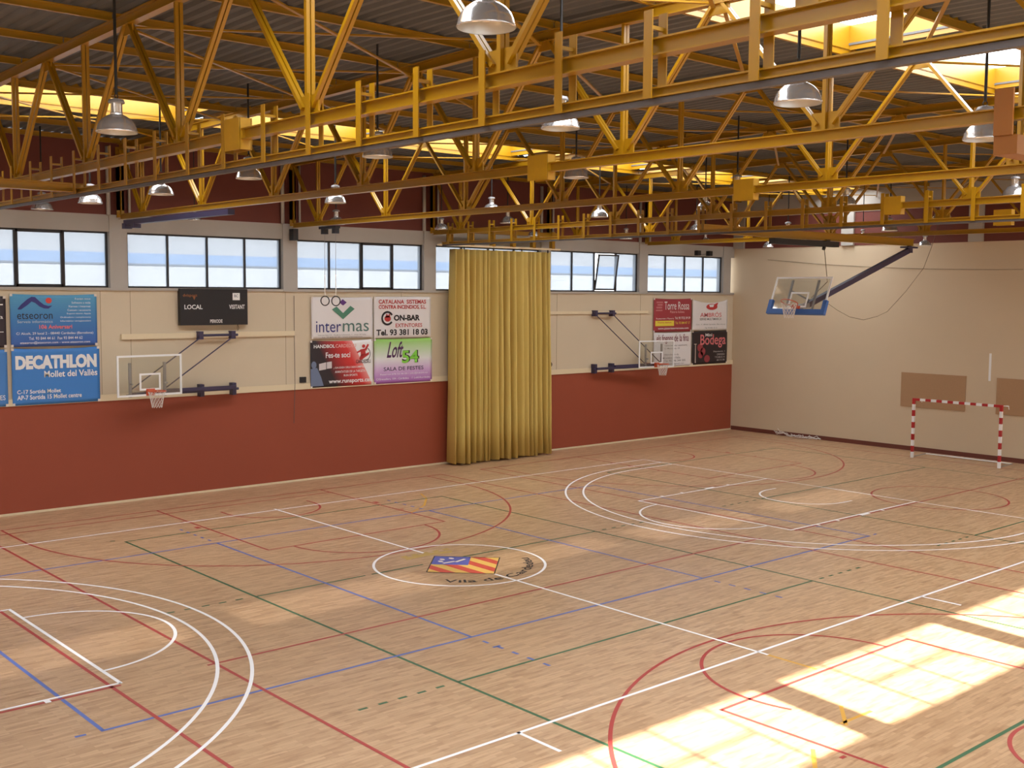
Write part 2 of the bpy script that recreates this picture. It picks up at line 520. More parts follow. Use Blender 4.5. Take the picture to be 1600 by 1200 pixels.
# cream board along the paint line and the thin white line at the floor
MB().box(XL, XR, YF-0.05, YF-0.015, 2.73, 2.9).build('trim_3', CAPM, kind='structure')
MB().box(XL, XR, YF-0.05, YF-0.015, 0.0, 0.05).build('baseboard_far', CAPM, kind='structure')
we = wallbox('wall_right', SAND, (XR, XR+0.3, YN, YF+0.3, 0, 7.5))
MB().box(XR-0.02, XR+0.3, YN, YF, 7.5, 8.75).build('upper_panel', SHADED_RED, we, kind='structure')
MB().box(XR-0.05, XR+0.3, YN, YF, 8.75, zd(-4)).build('lintel', CONC, we, kind='structure')
for y in (10.8, 5.75, 0.75, -4.3, -9.3, -14.3): MB().box(XR-0.12, XR, y-0.26, y+0.26, 7.5, 8.78).build('column', CONC, we, kind='structure')
MB().box(XR-0.02, XR, YN, YF-0.05, 0, 0.16).build('baseboard_right', BASEB, kind='structure')
MB().box(XR-0.006, XR, 0.06, 0.14, 2.72, 3.67).build('paint_mark', WHITE, we, kind='structure')
wallbox('wall_left', CREAM, (XL-0.3, XL, YN, YF+0.3, 0, 9.9))
wn = wallbox('wall_near', CREAM, (XL, XR, YN-0.3, YN, 0, 5.7), (XL, XR, YN-0.3, YN, 7.13, 9.9))
nb = MB()
for x in PIL: nb.box(x-0.24, x+0.24, YN-0.3, YN, 5.7, 7.13)
nb.build('trim_4', CONC, kind='structure')

# windows
wn_i = 0
def window(cx, y, yin, glass, sash=None, tilt=None, bars=False):
    """one bay of four panes; yin = direction into the room"""
    global wn_i
    wn_i += 1
    x0, x1, z0, z1 = cx-2.3, cx+2.3, 5.69, 7.14
    f = MB()
    t = 0.045
    f.box(x0, x1, y-0.04, y+0.04, z0, z0+t); f.box(x0, x1, y-0.04, y+0.04, z1-t, z1)
    f.box(x0, x0+t, y-0.04, y+0.04, z0+t, z1-t); f.box(x1-t, x1, y-0.04, y+0.04, z0+t, z1-t)
    pw = 4.6/4
    for k in (1, 2, 3):
        w = 0.025
        if sash is not None and k in (sash, sash+1): w = 0.045
        f.box(x0+pw*k-w, x0+pw*k+w, y-0.04, y+0.04, z0+t, z1-t)
    if bars:
        f.box(x0+pw*1, x0+pw*3, y-0.03, y+0.03, z0+0.70, z0+0.735)
    root = f.build('window_%d' % wn_i, FRAME, kind='structure')
    for k in range(4):
        a, b = x0+pw*k, x0+pw*(k+1)
        if tilt == k: continue
        MB().box(a+0.02, b-0.02, y-0.006, y+0.006, z0+0.03, z1-0.03).build('pane', glass, root, kind='structure')
        if sash == k:
            s = MB(); q = 0.05; yo = y+yin*0.05
            for bx in ((a, b, z0, z0+q+0.03), (a, b, z1-q-0.03, z1), (a, a+q, z0, z1), (b-q, b, z0, z1)): s.box(bx[0], bx[1], min(y, yo), max(y, yo), bx[2], bx[3])
            s.build('sash', FRAME, root, kind='structure')
    if tilt is not None:
        a, b = x0+pw*tilt+0.03, x0+pw*(tilt+1)-0.03
        H = z1-z0-0.12; ang = math.radians(9)
        e = bpy.data.objects.new('sash', None); C.objects.link(e); e.parent = root; e['kind'] = 'structure'
        e.location = ((a+b)/2, y, z0+0.06); e.rotation_euler = (-ang*yin, 0, 0)
        hw = (b-a)/2; q = 0.055; s = MB()
        s.box(-hw, hw, -0.02, 0.02, 0, q); s.box(-hw, hw, -0.02, 0.02, H-q, H); s.box(-hw, -hw+q, -0.02, 0.02, q, H-q); s.box(hw-q, hw, -0.02, 0.02, q, H-q)
        s.build('sash_frame', FRAME, e, local=True, kind='structure')
        MB().box(-hw+q, hw-q, -0.005, 0.005, q, H-q).build('pane', glass, e, local=True, kind='structure')
    return root
for k in range(-1, 5+0):
    cx = -0.05+BAY*k
    window(cx, YF+0.10, -1, FROST, sash={-1: 2, 1: 2}.get(k), tilt={3: 2}.get(k))
for k in range(-2, -5, -1): window(-0.05+BAY*k, YF+0.10, -1, FROST)
for k in range(-4, 5): window(-0.05+BAY*k, YN-0.10, 1, CLEARW, bars=True)

# added backdrop shed; its stripes put the tone bands into the frosted panes
nbld = thing('backdrop_shed', 'added backdrop shed with a blue stripe that gives the frosted panes their bands', 'building', (0, 30, 0))
MB().box(-60, 160, 30, 36, 0, 6.72).build('lower_wall', mat('white_render', srgb(196, 198, 200), 0.8), nbld)
MB().box(-60, 160, 29.95, 36, 6.72, 6.80).build('ledge', mat('ledge_grey', srgb(92, 98, 108), 0.8), nbld)
MB().box(-60, 160, 30, 36, 6.80, 7.25).build('stripe', mat('pale_blue_cladding', srgb(118, 148, 190), 0.7), nbld)
MB().box(-60, 160, 30, 36, 7.25, 9.0).build('upper_wall', mat('light_grey_cladding', srgb(168, 170, 174), 0.7), nbld)
MB().box(-90, 180, YF+0.4, 60, -0.3, -0.05).build('ground', mat('yard_concrete', srgb(170, 165, 158), 0.9), kind='structure')

# ------------------------------------------------------------------ roof deck and skylights
segs = []
ys = [YF+0.3]
strips_y = sorted(SKY, key=lambda s: -s[0])
cur = YF+0.3
for (a, b) in strips_y:
    segs.append((b, cur)); cur = a
segs.append((YN-0.3, cur))
dk = MB()
pitch_ = 0.25
n = int((XR-XL+0.4)/pitch_)
for (y0, y1) in segs:
    cuts = [y1, y0] if not (y0 < -4 < y1) else [y1, -4, y0]
    prof = []
    for i in range(n):
        x = XL-0.2+i*pitch_
        prof += [(x, 0.0), (x+0.08, 0.0), (x+0.125, 0.05), (x+0.205, 0.05)]
    base = len(dk.v)
    for yv in cuts:
        for (x, h) in prof: dk.v.append((x, yv, zd(yv)+h))
    m_ = len(prof)
    for r in range(len(cuts)-1):
        for i in range(m_-1):
            dk.f.append([base+r*m_+i, base+r*m_+i+1, base+(r+1)*m_+i+1, base+(r+1)*m_+i]); dk.m.append(0)
for (a, b) in SKY:                       # solid strip of deck over each truss between two skylights
    for x in [TR[0]-BAY*k for k in (3, 2, 1)]+TR+[XR]:
        dk.box(x-0.36, x+0.36, a-0.4, b+0.4, zd(a)+0.065, zd(a)+0.10)
dk.build('ceiling', DECK, kind='structure')
for (a, b) in SKY:
    for x in [TR[0]-BAY*k for k in (3, 2, 1)]+TR:
        wn_i += 1
        leaks_sun = a < -16 and x < 12  # out-of-view strip that lets some sun through
        x0, x1 = x+0.32, min(x+BAY-0.32, XR-0.32)
        if x == 17.8: x1 = XR-0.32
        z0 = min(zd(a), zd(b))-0.01; z1 = z0+0.40
        c = MB(); t = 0.02
        c.box(x0, x1, a, a+t, z0, z1); c.box(x0, x1, b-t, b, z0, z1); c.box(x0, x0+t, a+t, b-t, z0, z1); c.box(x1-t, x1, a+t, b-t, z0, z1)
        r = c.build('window_%d' % wn_i, YEL, kind='structure')
        MB().box(x0, x1, a, b, z1, z1+0.02).build('pane', LEAKSHEET if leaks_sun else SKYSHEET, r, kind='structure')

# ------------------------------------------------------------------ trusses
YN_N = [-0.35+3.28*k for k in range(-5, 4)]     # bottom panel points
ordn = ['first', 'second', 'third', 'fourth', 'fifth', 'sixth']
TL = ['yellow roof truss nearest the camera, with the long curtain rail hanging under it',
      'second yellow roof truss from the camera, folded dark arm under its far end',
      'third yellow roof truss from the camera, the one the gymnastic rings hang from',
      'fourth yellow roof truss from the camera, carrying the farther curtain rail',
      'fifth yellow roof truss from the camera, just beyond the mustard curtain',
      'yellow roof truss nearest the sand coloured end wall']
def make_truss(X, label):
    t = thing('roof_truss', label, 'truss', (X, YF-0.3, 7.45), 'yellow roof trusses across the hall')
    MB().ibeam((X, YF-0.25, 7.525), (X, YN+0.3, 7.525), 0.135, 0.12).build('bottom_chord', YEL, t)
    mb = MB()
    mb.ibeam((X, YF-0.25, zb(YF)+0.08), (X, -4, zb(-4)+0.08), 0.16, 0.13); mb.ibeam((X, -4, zb(-4)+0.08), (X, YN+0.3, zb(YN)+0.08), 0.16, 0.13)
    mb.build('top_chord', YEL, t)
    for y in YN_N:
        m2 = MB()
        for s in (-1, 1): m2.bar((X+s*0.031, y, 7.592), (X+s*0.031, y, zb(y)), 0.046, 0.05, (0, 1, 0))
        m2.build('vertical', YEL, t)
        g = MB().box(X-0.012, X+0.012, y-0.19, y+0.19, 7.59, 7.80); g.build('gusset_plate', YEL, t)
        for s in (-1, 1):
            ye = y+s*1.64
            if ye > YF-0.2: ye = YF-0.25
            if ye < YN+0.4: continue
            m3 = MB()
            a = Vector((X, y+s*0.10, 7.66)); b = Vector((X, ye-s*0.06, zb(ye)+0.02))
            for q in (-1, 1): m3.bar(a+Vector((q*0.031, 0, 0)), b+Vector((q*0.031, 0, 0)), 0.046, 0.045)
            m3.build('diagonal', YEL, t)
        yt = y+1.64
        if yt < YF-0.4: MB().box(X-0.012, X+0.012, yt-0.17, yt+0.17, zb(yt)-0.13, zb(yt)+0.02).build('gusset_plate', YEL, t)
    for yy in (-5.2, 2.85):
        p = MB()
        for s in (-1, 1): p.box(X+s*0.08-0.008, X+s*0.08+0.008, yy-0.22, yy+0.22, 7.34, 7.72)
        p.box(X-0.08, X+0.08, yy-0.22, yy-0.205, 7.34, 7.72)
        if yy < 0: p.build('splice_plate', PLATE, t)
    return t
for X, lb in zip(TR, TL): make_truss(X, lb)

BAYN = ['before the first truss', 'between the first and second trusses', 'between the second and third trusses', 'between the third and fourth trusses',
        'between the fourth and fifth trusses', 'between the fifth and sixth trusses', 'between the sixth truss and the end wall']
bx = [(-12.8, -7.7)]+[(TR[i], TR[i+1]) for i in range(5)]+[(17.8, XR)]
for bi, (x0, x1) in enumerate(bx):
    for y in ROWS:
        z = zp(y)
        o = MB().ibeam((x0+0.01, y, z+0.06), (x1-0.01, y, z+0.06), 0.12, 0.06).build('purlin', YEL)
        tag(o, 'yellow steel purlin under the dark roof deck '+BAYN[bi], 'beam', 'purlins '+BAYN[bi])
    if bi == 0: continue
    tops = [y+1.64 for y in YN_N if -15 < y+1.64 < YF-0.2]
    for i in range(len(tops)-1):
        for (ya, yb_) in ((tops[i], tops[i+1]), (tops[i+1], tops[i])):
            if bi in (2, 4) and ya > yb_: continue
            if bi in (3, 5) and ya < yb_: continue
            za, zc = zb(ya)-0.03, zb(yb_)-0.03
            lift = 0.0 if ya > yb_ else -0.05
            o = MB().bar((x0+0.12, ya, za+0.02+lift), (x1-0.12, yb_, zc+0.02+lift), 0.055, 0.025).build('brace_bar', YEL)
            tag(o, 'thin diagonal yellow roof brace '+BAYN[bi], 'brace', 'roof brace bars '+BAYN[bi])

# long yellow beams along the hall that carry the ceiling hoops, and the short one at the right edge
def ybeam(label, x0, x1, y, z, h=0.2):
    o = MB().ibeam((x0, y, z), (x1, y, z), h, 0.14).build('carrier_beam', YEL)
    return tag(o, label, 'beam')
ybeam('yellow beam running toward the end wall above the tilted ceiling basketball hoop', 7.7, 18.0, 0.1, 7.26, 0.22)
ybeam('short yellow beam cut by the left picture edge, butting the curtain rail', -12.8, -7.56, 0.15, 7.235, 0.14)
BROWN = mat('brown_orange_paint', srgb(140, 84, 20), 0.5)
rb = thing('hung_beam', 'brownish yellow box beam hung under the second truss at the right picture edge', 'beam', (-2.6, -12.4, 7.17))
MB().box(-2.7, 2.4, -12.55, -12.30, 7.10, 7.30).build('beam', BROWN, rb)
MB().box(-2.72, -2.69, -12.5, -12.3, 7.30, 7.78).build('hanger', BROWN, rb)

# steel columns and pipes standing on the concrete frame of the far wall
for i, x in enumerate(PIL):
    if x < -8 or x > 22: continue
    where = {-8: 'left of the window wall', -3: 'between the first and second window bays', 2: 'between the second and third window bays', 7: 'between the third window bay and the curtain',
             12: 'behind the right edge of the curtain', 17: 'between the two farthest window bays'}[int(math.floor(x))]
    o = MB().ibeam((x+0.02, YF-0.18, 7.6), (x+0.02, YF-0.18, zb(YF)), 0.2, 0.2).build('steel_column', YEL)
    tag(o, 'short yellow steel post on the concrete ledge '+where, 'post')
    for dx, r, nm in ((-0.10-0.16, 0.055, 'thick'), (0.30, 0.035, 'thin')):
        o = MB().tube([(x+dx, YF-0.09, 7.58), (x+dx, YF-0.09, zb(YF)+0.1)], r, 10).build('downpipe', GALV, smooth=True)
        tag(o, nm+' grey pipe on the upper red panel '+where, 'pipe')

CHAN = mat('dark_channel', srgb(84, 78, 78), 0.5)
# ------------------------------------------------------------------ curtain rails
def rail(X, label, y0, y1, stop):
    t = thing('curtain_rail', label, 'rail', (X, 0, 7.15))
    MB().ibeam((X, y0, 7.18), (X, y1, 7.18), 0.08, 0.10).build('track', YEL, t)
    MB().box(X-0.03, X+0.03, y1, y0, 7.09, 7.135).build('runner_channel', CHAN, t)
    y = math.floor(y0-0.3)
    while y > stop:
        p = MB()
        for s in (-1, 1): p.box(X+s*0.085-0.006, X+s*0.085+0.006, y-0.043, y+0.043, 7.13, 7.80)
        p.box(X-0.085, X+0.085, y-0.015, y+0.015, 7.66, 7.69)
        p.build('hanger_plate', YEL, t)
        y -= 1
    return t
rail(-7.7, 'long yellow curtain rail with hanger plates under the first truss, crossing the whole picture', 10.6, YN+0.6, -17)
rail(7.6, 'farther yellow curtain rail with hanger plates under the fourth truss, ending at the mustard curtain', 10.4, YN+0.6, -12)
t = thing('parking_rail', 'short curtain rail parallel to the windows right above the mustard curtain', 'rail', (10.1, 10.42, 7.1))
MB().box(7.45, 12.75, 10.36, 10.48, 7.10, 7.16).build('track', mat('pale_rail', srgb(226, 206, 168), 0.5), t)
MB().ibeam((7.6, 10.42, 7.62), (12.7, 10.42, 7.62), 0.14, 0.1).build('top_beam', YEL, t)
for k in range(6):
    x = 7.9+k*0.9
    p = MB()
    for s in (-1, 1): p.box(x-0.07, x+0.07, 10.42+s*0.07-0.006, 10.42+s*0.07+0.006, 7.15, 7.72)
    p.build('hanger_plate', YEL, t)

# curtain
ct = thing('curtain', 'tall pleated mustard yellow dividing curtain gathered in front of the window wall', 'curtain', (10.3, 10.4, 0.06))
pts = []
x = 8.13; k = 0
r2 = random.Random(3)
pts.append((8.20, 10.92)); pts.append((8.16, 10.75))
while x < 12.55:
    w = r2.choice((0.05, 0.06, 0.08, 0.11, 0.17, 0.22))*r2.uniform(0.9, 1.1)
    d = r2.uniform(0.08, 0.30)
    yc = 10.48+0.05*math.sin(x*2.2)
    pts.append((x, yc+(d if k % 2 else -d)*0.85)); pts.append((x+w*0.35, yc+(d if k % 2 else -d)*0.87))
    x += w; k += 1
sm = []
for i in range(len(pts)-1):
    a, b = pts[i], pts[i+1]
    for j in range(3):
        f = j/3.0; g = f*f*(3-2*f)
        sm.append((a[0]+(b[0]-a[0])*f, a[1]+(b[1]-a[1])*g))
sm.append(pts[-1])
levels = [0.06, 1.2, 2.6, 4.2, 5.6, 6.6, 7.02]
mb = MB(); NS = len(sm)
for li, z in enumerate(levels):
    sq = 1.0-0.035*(z/7.0)
    for (xx, yv) in sm:
        mb.v.append((8.06+(xx-8.06)*sq+0.012*math.sin(z*1.3+xx*9), 10.48+(yv-10.48)*(1.0-0.25*z/7.0), z+(0.02*math.sin(xx*7) if li in (0,) else 0)))
for li in range(len(levels)-1):
    for i in range(NS-1):
        mb.f.append([li*NS+i, li*NS+i+1, (li+1)*NS+i+1, (li+1)*NS+i]); mb.m.append(0)
cl = mb.build('cloth', CURT, ct, smooth=True)
so = cl.modifiers.new('thickness', 'SOLIDIFY'); so.thickness = 0.006
for x in (8.5, 9.75, 11.0, 12.2): MB().tube([(x, 10.42, 7.0), (x, 10.42, 7.11)], 0.025, 8).build('runner', BLK, ct)

# ------------------------------------------------------------------ pendant lamps
LP = [(-8.14, -10.48, 7.87, 0.5, 'largest aluminium dome lamp, hanging at the top centre of the picture'),
 (-4.12, -10.84, 7.73, 0.5, 'large aluminium dome lamp hanging before the roof skylights on the upper right'),
 (-4.13, -7.21, 7.84, 0.5, 'aluminium dome lamp hanging behind the near curtain rail right of the biggest lamp'),
 (-8.66, -3.87, 7.61, 0.5, 'large shiny aluminium dome lamp hanging in front of the trusses on the upper left'),
 (-3.59, -2.26, 7.94, 0.5, 'aluminium dome lamp half hidden by the near curtain rail left of centre'),
 (-0.46, -11.09, 7.67, 0.5, 'aluminium dome lamp beside the hung beam at the right picture edge'),
 (1.59, -1.7, 8.01, 0.5, 'aluminium dome lamp under the second truss beside its yellow splice plate'),
 (6.7, -1.78, 8.03, 0.5, 'shiny aluminium dome lamp hanging above the far right window bay'),
 (-3.61, 2.11, 7.89, 0.5, 'aluminium dome lamp behind the splice plate of the first truss'),
 (-4.41, 4.34, 7.67, 0.5, 'rounded aluminium dome lamp above the concrete pillar left of the scoreboard'),
 (-5.02, 6.58, 7.58, 0.5, 'bright aluminium dome lamp above the leftmost windows, right one of two'),
 (-4.81, 10.2, 7.64, 0.5, 'aluminium dome lamp close to the far wall above the leftmost windows'),
 (0.19, 4.98, 7.8, 0.5, 'aluminium dome lamp crossing the third truss chord above the rings'),
 (3.42, 10.02, 7.65, 0.5, 'small aluminium dome lamp by the far wall right above the rings trolley'),
 (6.81, 7.07, 8.05, 0.5, 'aluminium dome lamp with long neck above the left half of the curtain'),
 (9.84, 9.83, 7.97, 0.5, 'bright aluminium dome lamp straight above the middle of the curtain'),
 (9.15, 5.0, 7.91, 0.5, 'aluminium dome lamp just above the farther curtain rail near the tilted window'),
 (11.46, 2.99, 8.15, 0.5, 'upper aluminium dome lamp of the three in line above the farthest windows'),
 (17.06, 7.91, 7.95, 0.5, 'middle aluminium dome lamp of the three in line above the farthest windows'),
 (20.4, 10.2, 7.71, 0.45, 'lowest aluminium dome lamp of the three in line above the farthest windows'),
 (7.14, 9.85, 7.66, 0.41, 'aluminium dome lamp by the far wall just left of the curtain top'),
 (11.01, 9.85, 7.60, 0.38, 'small aluminium dome lamp above the right end of the curtain rail'),
 (10.0, -2.54, 7.9, 0.5, 'aluminium dome lamp hanging left of the pale concrete lintel above the ceiling hoop'),
 (10.04, -6.66, 7.88, 0.5, 'shiny aluminium dome lamp cut by the right picture edge above the rail'),
 (15.48, -2.14, 7.84, 0.5, 'aluminium dome lamp behind the far rail to the right of the hoop arm'),
 (21.8, 4.18, 7.72, 0.41, 'small aluminium dome lamp right above the beam of the ceiling hoop'),
 (19.1, 1.56, 7.8, 0.5, 'aluminium dome lamp mostly hidden by the far rail above the hoop arm'),
 (21.8, 1.79, 7.42, 0.42, 'small aluminium dome lamp beside the pivot of the ceiling hoop arm'),
 (21.5, 8.04, 7.52, 0.39, 'tiny aluminium dome lamp near the top of the wall corner'),
 (15.88, 10.2, 7.69, 0.47, 'dim aluminium dome lamp by the upper red panel above the tilted window'),
 (16.67, 3.78, 7.65, 0.5, 'aluminium dome lamp half hidden by the far rail left of the ceiling hoop motor'),
 (-0.82, 10.3, 7.58, 0.34, 'small aluminium dome lamp behind the folded purple arm above the scoreboard')]
def make_lamp():
    t = thing('pendant_lamp', '', 'lamp', (0, 0, 0), 'high bay dome lamps')
    rf = MB().lathe([(0.250, 0.0), (0.256, 0.006), (0.256, 0.016), (0.248, 0.03), (0.240, 0.07), (0.215, 0.125), (0.175, 0.17), (0.125, 0.205), (0.08, 0.225), (0.06, 0.23)], 40).build('reflector', ALU, t, local=True, smooth=True)
    MB().lathe([(0.249, 0.002), (0.236, 0.07), (0.210, 0.122), (0.168, 0.166), (0.06, 0.215), (0.0, 0.216)], 40).build('reflector_lining', ALUIN, rf, local=True, smooth=True)
    gh = MB().lathe([(0.075, 0.215), (0.078, 0.24), (0.072, 0.25), (0.072, 0.37), (0.0, 0.372)], 24).build('gear_housing', ALU, t, local=True, smooth=False)
    MB().lathe([(0.0, 0.365), (0.098, 0.366), (0.102, 0.378), (0.09, 0.41), (0.03, 0.425), (0.0, 0.426)], 24).build('cap', GREYST, gh, local=True)
    MB().lathe([(0.0, 0.05), (0.03, 0.055), (0.042, 0.09), (0.035, 0.14), (0.02, 0.2), (0.0, 0.214)], 16).build('bulb', BULB, rf, local=True, smooth=True)
    h = MB().tube([(0.028*math.cos(a), 0, 0.452+0.028*math.sin(a)) for a in [2*PI*i/14 for i in range(14)]], 0.006, 6, True)
    h.build('hook', BLACKROD, gh, local=True)
    r = MB().tube([(0, 0, 0), (0, 0, 1)], 0.019, 8).build('rod', BLACKROD, t, local=True)
    r.location = (0, 0, 0.475)
    return t
lamp0 = make_lamp()
for i, (x, y, z, D, lb) in enumerate(LP):
    o = lamp0 if i == 0 else copy_tree(lamp0)
    s = D/0.5
    if i not in (0, 3): z -= 0.075
    o.location = (x, y, z-0.008); o.scale = (s, s, s); o.rotation_euler = (0, 0, rnd.uniform(0, 6))
    o['label'] = lb
    for ch in o.children:
        if ch.name.startswith('rod'): ch.scale = (1, 1, (zd(y)+(0.40 if any(a < y < b for a, b in SKY) else 0.03)-z-0.475*s)/s)

# ------------------------------------------------------------------ basketball hoops
def net_mb(r0, r1, length, zc, n=12, rows=6):
    mb = MB()
    def P(k, j):
        f = j/rows; r = r0+(r1-r0)*f**0.7
        a = 2*PI*(k+0.5*(j % 2))/n
        return (r*math.cos(a), r*math.sin(a), zc-length*f)
    for j in range(rows):
        for k in range(n):
            mb.tube([P(k, j), P(k, j+1)], 0.0055, 4)
            k2 = k-1 if j % 2 == 0 else k+1
            mb.tube([P(k, j), P(k2, j+1)], 0.0055, 4)
    return mb
def add_hoop_parts(t, W=1.8, H=1.05, padded=False):
    """local frame: board centre at origin, facing -Y, width X, height Z"""
    w, h = W/2, H/2
    MB().box(-w, w, -0.008, 0.008, -h, h).build('backboard', GLASSB, t, local=True)
    f = MB(); q = 0.05
    for b in ((-w, w, h-q, h), (-w, w, -h, -h+q), (-w, -w+q, -h+q, h-q), (w-q, w, -h+q, h-q)): f.box(b[0], b[1], -0.014, 0.014, b[2], b[3])
    f.build('border', WHITE, t, local=True)
    s = MB(); a, b0, b1, q = 0.295, -h+0.15, -h+0.60, 0.05
    for b in ((-a, a, b1-q, b1), (-a, a, b0, b0+q), (-a, -a+q, b0+q, b1-q), (a-q, a, b0+q, b1-q)): s.box(b[0], b[1], -0.013, -0.0085, b[2], b[3])
    s.build('target_square', WHITE, t, local=True)
    if padded:
        p = MB(); q = 0.09
        p.box(-w-0.03, w+0.03, -0.05, 0.05, -h-0.05, -h+q)
        for s_ in (-1, 1): p.box(min(s_*(w+0.03), s_*(w-q)), max(s_*(w+0.03), s_*(w-q)), -0.05, 0.05, -h+q, -h+0.36)
        p.build('edge_padding', BLUEPAD, t, local=True)
    zr = -h+0.15
    r = MB()
    cy = -0.15-0.225
    r.tube([(0.23*math.cos(x), cy+0.23*math.sin(x), zr) for x in [2*PI*i/32 for i in range(32)]], 0.013, 8, True)
    r.box(-0.09, 0.09, -0.17, -0.014, zr-0.06, zr+0.012); r.box(-0.12, 0.12, -0.03, -0.014, zr-0.14, zr+0.04)
    rim = r.build('rim', ORANGE, t, local=True)
    nb_ = net_mb(0.225, 0.125, 0.42, 0.0)
    nn = nb_.build('net', NET, rim, local=True)
    nn.location = (0, cy, zr-0.01)
    if padded: nn.rotation_euler = (0.38, 0, 0)

# left wall hoop
t = thing('basketball_hoop', 'wall mounted basketball hoop with clear white framed backboard below the scoreboard', 'basketball hoop', (-2.08, 10.43, 3.4), 'wall mounted practice hoops')
t.rotation_euler = (0, 0, 0.04)
add_hoop_parts(t, 1.8, 1.08)
def lw(p, o=(-2.08, 10.43, 3.4)): return (p[0]-o[0], p[1]-o[1], p[2]-o[2])
def wall_gear(t, o, xb, zu, zl, xe, ye=10.62):
    ca, sa = math.cos(t.rotation_euler.z), math.sin(t.rotation_euler.z)
    def lw(p, o):
        dx, dy = p[0]-o[0], p[1]-o[1]
        return (dx*ca+dy*sa, -dx*sa+dy*ca, p[2]-o[2])
    # wall brackets, swing arms and tie rods of a side folding practice hoop
    for z, hh in ((zu, 0.22), (zl, 0.34)):
        for x in xb:
            b = MB().box(x-0.06, x+0.06, 10.86, 11.06, z-hh/2, z+hh/2)
            b.v = [lw(v, o) for v in b.v]; b.build('wall_bracket', NAVY, t, local=True)
        b = MB().tube([(xb[0]-0.1, 10.90, z), (xb[1]+0.14, 10.90, z)], 0.035, 10)
        b.v = [lw(v, o) for v in b.v]; b.build('hinge_bar', NAVY, t, local=True)
    for k in (0, 1):
        b = MB().bar((xb[k], 10.84-0.06*k, zl+0.06*k), (xe[k], ye-0.0, zl+0.02+0.06*k), 0.07, 0.09)
        b.v = [lw(v, o) for v in b.v]; b.build('swing_arm', NAVY, t, local=True)
        b = MB().tube([(xb[k], 10.9, zu-0.05), (xe[k], ye+0.02, zl+0.12)], 0.018, 8)
        b.v = [lw(v, o) for v in b.v]; b.build('tie_rod', NAVY, t, local=True)
        b = MB().bar((xe[k], ye-0.02, zl-0.05), (xe[k], ye-0.02, zl+0.85), 0.07, 0.05, (0, 1, 0))
        b.v = [lw(v, o) for v in b.v]; b.build('rear_upright', GREYST, t, local=True)
        b = MB().bar((xe[k], ye-0.02, zl+0.3), (xe[k], o[1]+0.02, zl+0.3), 0.04, 0.04)
        b.v = [lw(v, o) for v in b.v]; b.build('board_spacer', GREYST, t, local=True)
    b = MB().bar((min(xe)-0.1, ye-0.02, zl), (max(xe)+0.1, ye-0.02, zl), 0.05, 0.06)
    b.v = [lw(v, o) for v in b.v]; b.build('rear_crossbar', NAVY, t, local=True)
wall_gear(t, (-2.08, 10.43, 3.4), (-0.40, 0.57), 4.40, 2.88, (-2.55, -1.6))
# right wall hoop
o2 = (17.95, 10.45, 3.35)
t = thing('basketball_hoop', 'wall mounted basketball hoop partly covering the white banner in the right corner', 'basketball hoop', o2, 'wall mounted practice hoops')
t.rotation_euler = (0, 0, -0.16)
add_hoop_parts(t, 1.72, 1.03)
wall_gear(t, o2, (15.09, 16.0), 4.90, 2.87, (17.5, 18.4))
# ceiling hoop, swung up
t = thing('basketball_hoop', 'ceiling hung basketball hoop with blue padded clear board, swung up on a long dark arm', 'basketball hoop', (12.02, 0.08, 5.63))
t.rotation_euler = (-0.38, 0, -PI/2)
t.rotation_mode = 'XYZ'
add_hoop_parts(t, 1.8, 1.05, True)
bpy.context.view_layer.update()
MW = (Matrix.Translation(Vector((12.02, 0.08, 5.63))) @ t.rotation_euler.to_matrix().to_4x4()).inverted()
def cl_build(mb, name, m):
    mb.v = [tuple(MW @ Vector(v)) for v in mb.v]; return mb.build(name, m, t, local=True)
cl_build(MB().bar((17.75, 0.1, 7.02), (12.41, 0.1, 5.35), 0.13, 0.15), 'swing_arm', NAVY)
for s in (-1, 1):
    yv = 0.08+s*0.42
    cl_build(MB().bar((11.98, yv, 5.22), (12.30, yv, 6.03), 0.05, 0.05), 'rear_upright', GREYST)
    cl_build(MB().bar((12.66, 0.1, 5.43), (12.19, yv, 5.75), 0.04, 0.04), 'board_spacer', GREYST)
cl_build(MB().bar((12.41, 0.1, 5.35), (11.94, 0.1, 5.28), 0.16, 0.12), 'arm_head', GREYST)
p = MB().box(17.45, 18.05, -0.03, 0.23, 7.08, 7.13); p.box(17.66, 17.84, 0.02, 0.18, 6.94, 7.08); p.box(17.70, 17.82, 0.06, 0.14, 7.13, 7.17)
cl_build(p, 'pivot_bracket', NAVY)
# winch bar of the ceiling hoop
t = thing('hoop_winch', 'dark winch bar under the yellow beam above the ceiling basketball hoop', 'winch', (12.2, 0.1, 7.05))
MB().box(10.7, 13.75, 0.0, 0.2, 6.98, 7.13).build('bar', BLK, t)
MB().box(13.15, 13.35, 0.03, 0.17, 7.13, 7.18).build('clamp', BLK, t)
MB().tube([(13.16, 0.1, 6.98), (13.12, 0.1, 6.90)], 0.05, 10).build('pulley', BLK, t)
MB().tube([(13.16, 0.1, 6.95), (13.3, 0.1, 6.3), (13.36, 0.1, 6.0), (12.6, 0.1, 5.55)], 0.010, 6).build('cable', DARKROPE, t)
o = MB().tube([(12.9, 0.1, 5.58), (13.55, 0.12, 5.35), (13.96, 0.14, 5.2), (14.64, 0.16, 5.0), (15.44, 0.18, 4.90), (16.2, 0.18, 5.0), (16.75, 0.18, 5.14), (17.83, 0.2, 5.76), (18.95, 0.25, 6.50), (19.5, 0.3, 7.19), (19.9, 0.32, 7.9), (20.3, 0.35, 9.3)], 0.007, 6).build('loose_cable', DARKROPE)
tag(o, 'thin loose cable hanging in a wide curve before the end wall', 'cable')
o = MB().tube([(XR-0.02, 9.4+(-0.9-9.4)*i/12, 7.03-0.5*(1-(1-i/12)**2)) for i in range(13)], 0.007, 6).build('wall_cable', DARKROPE)
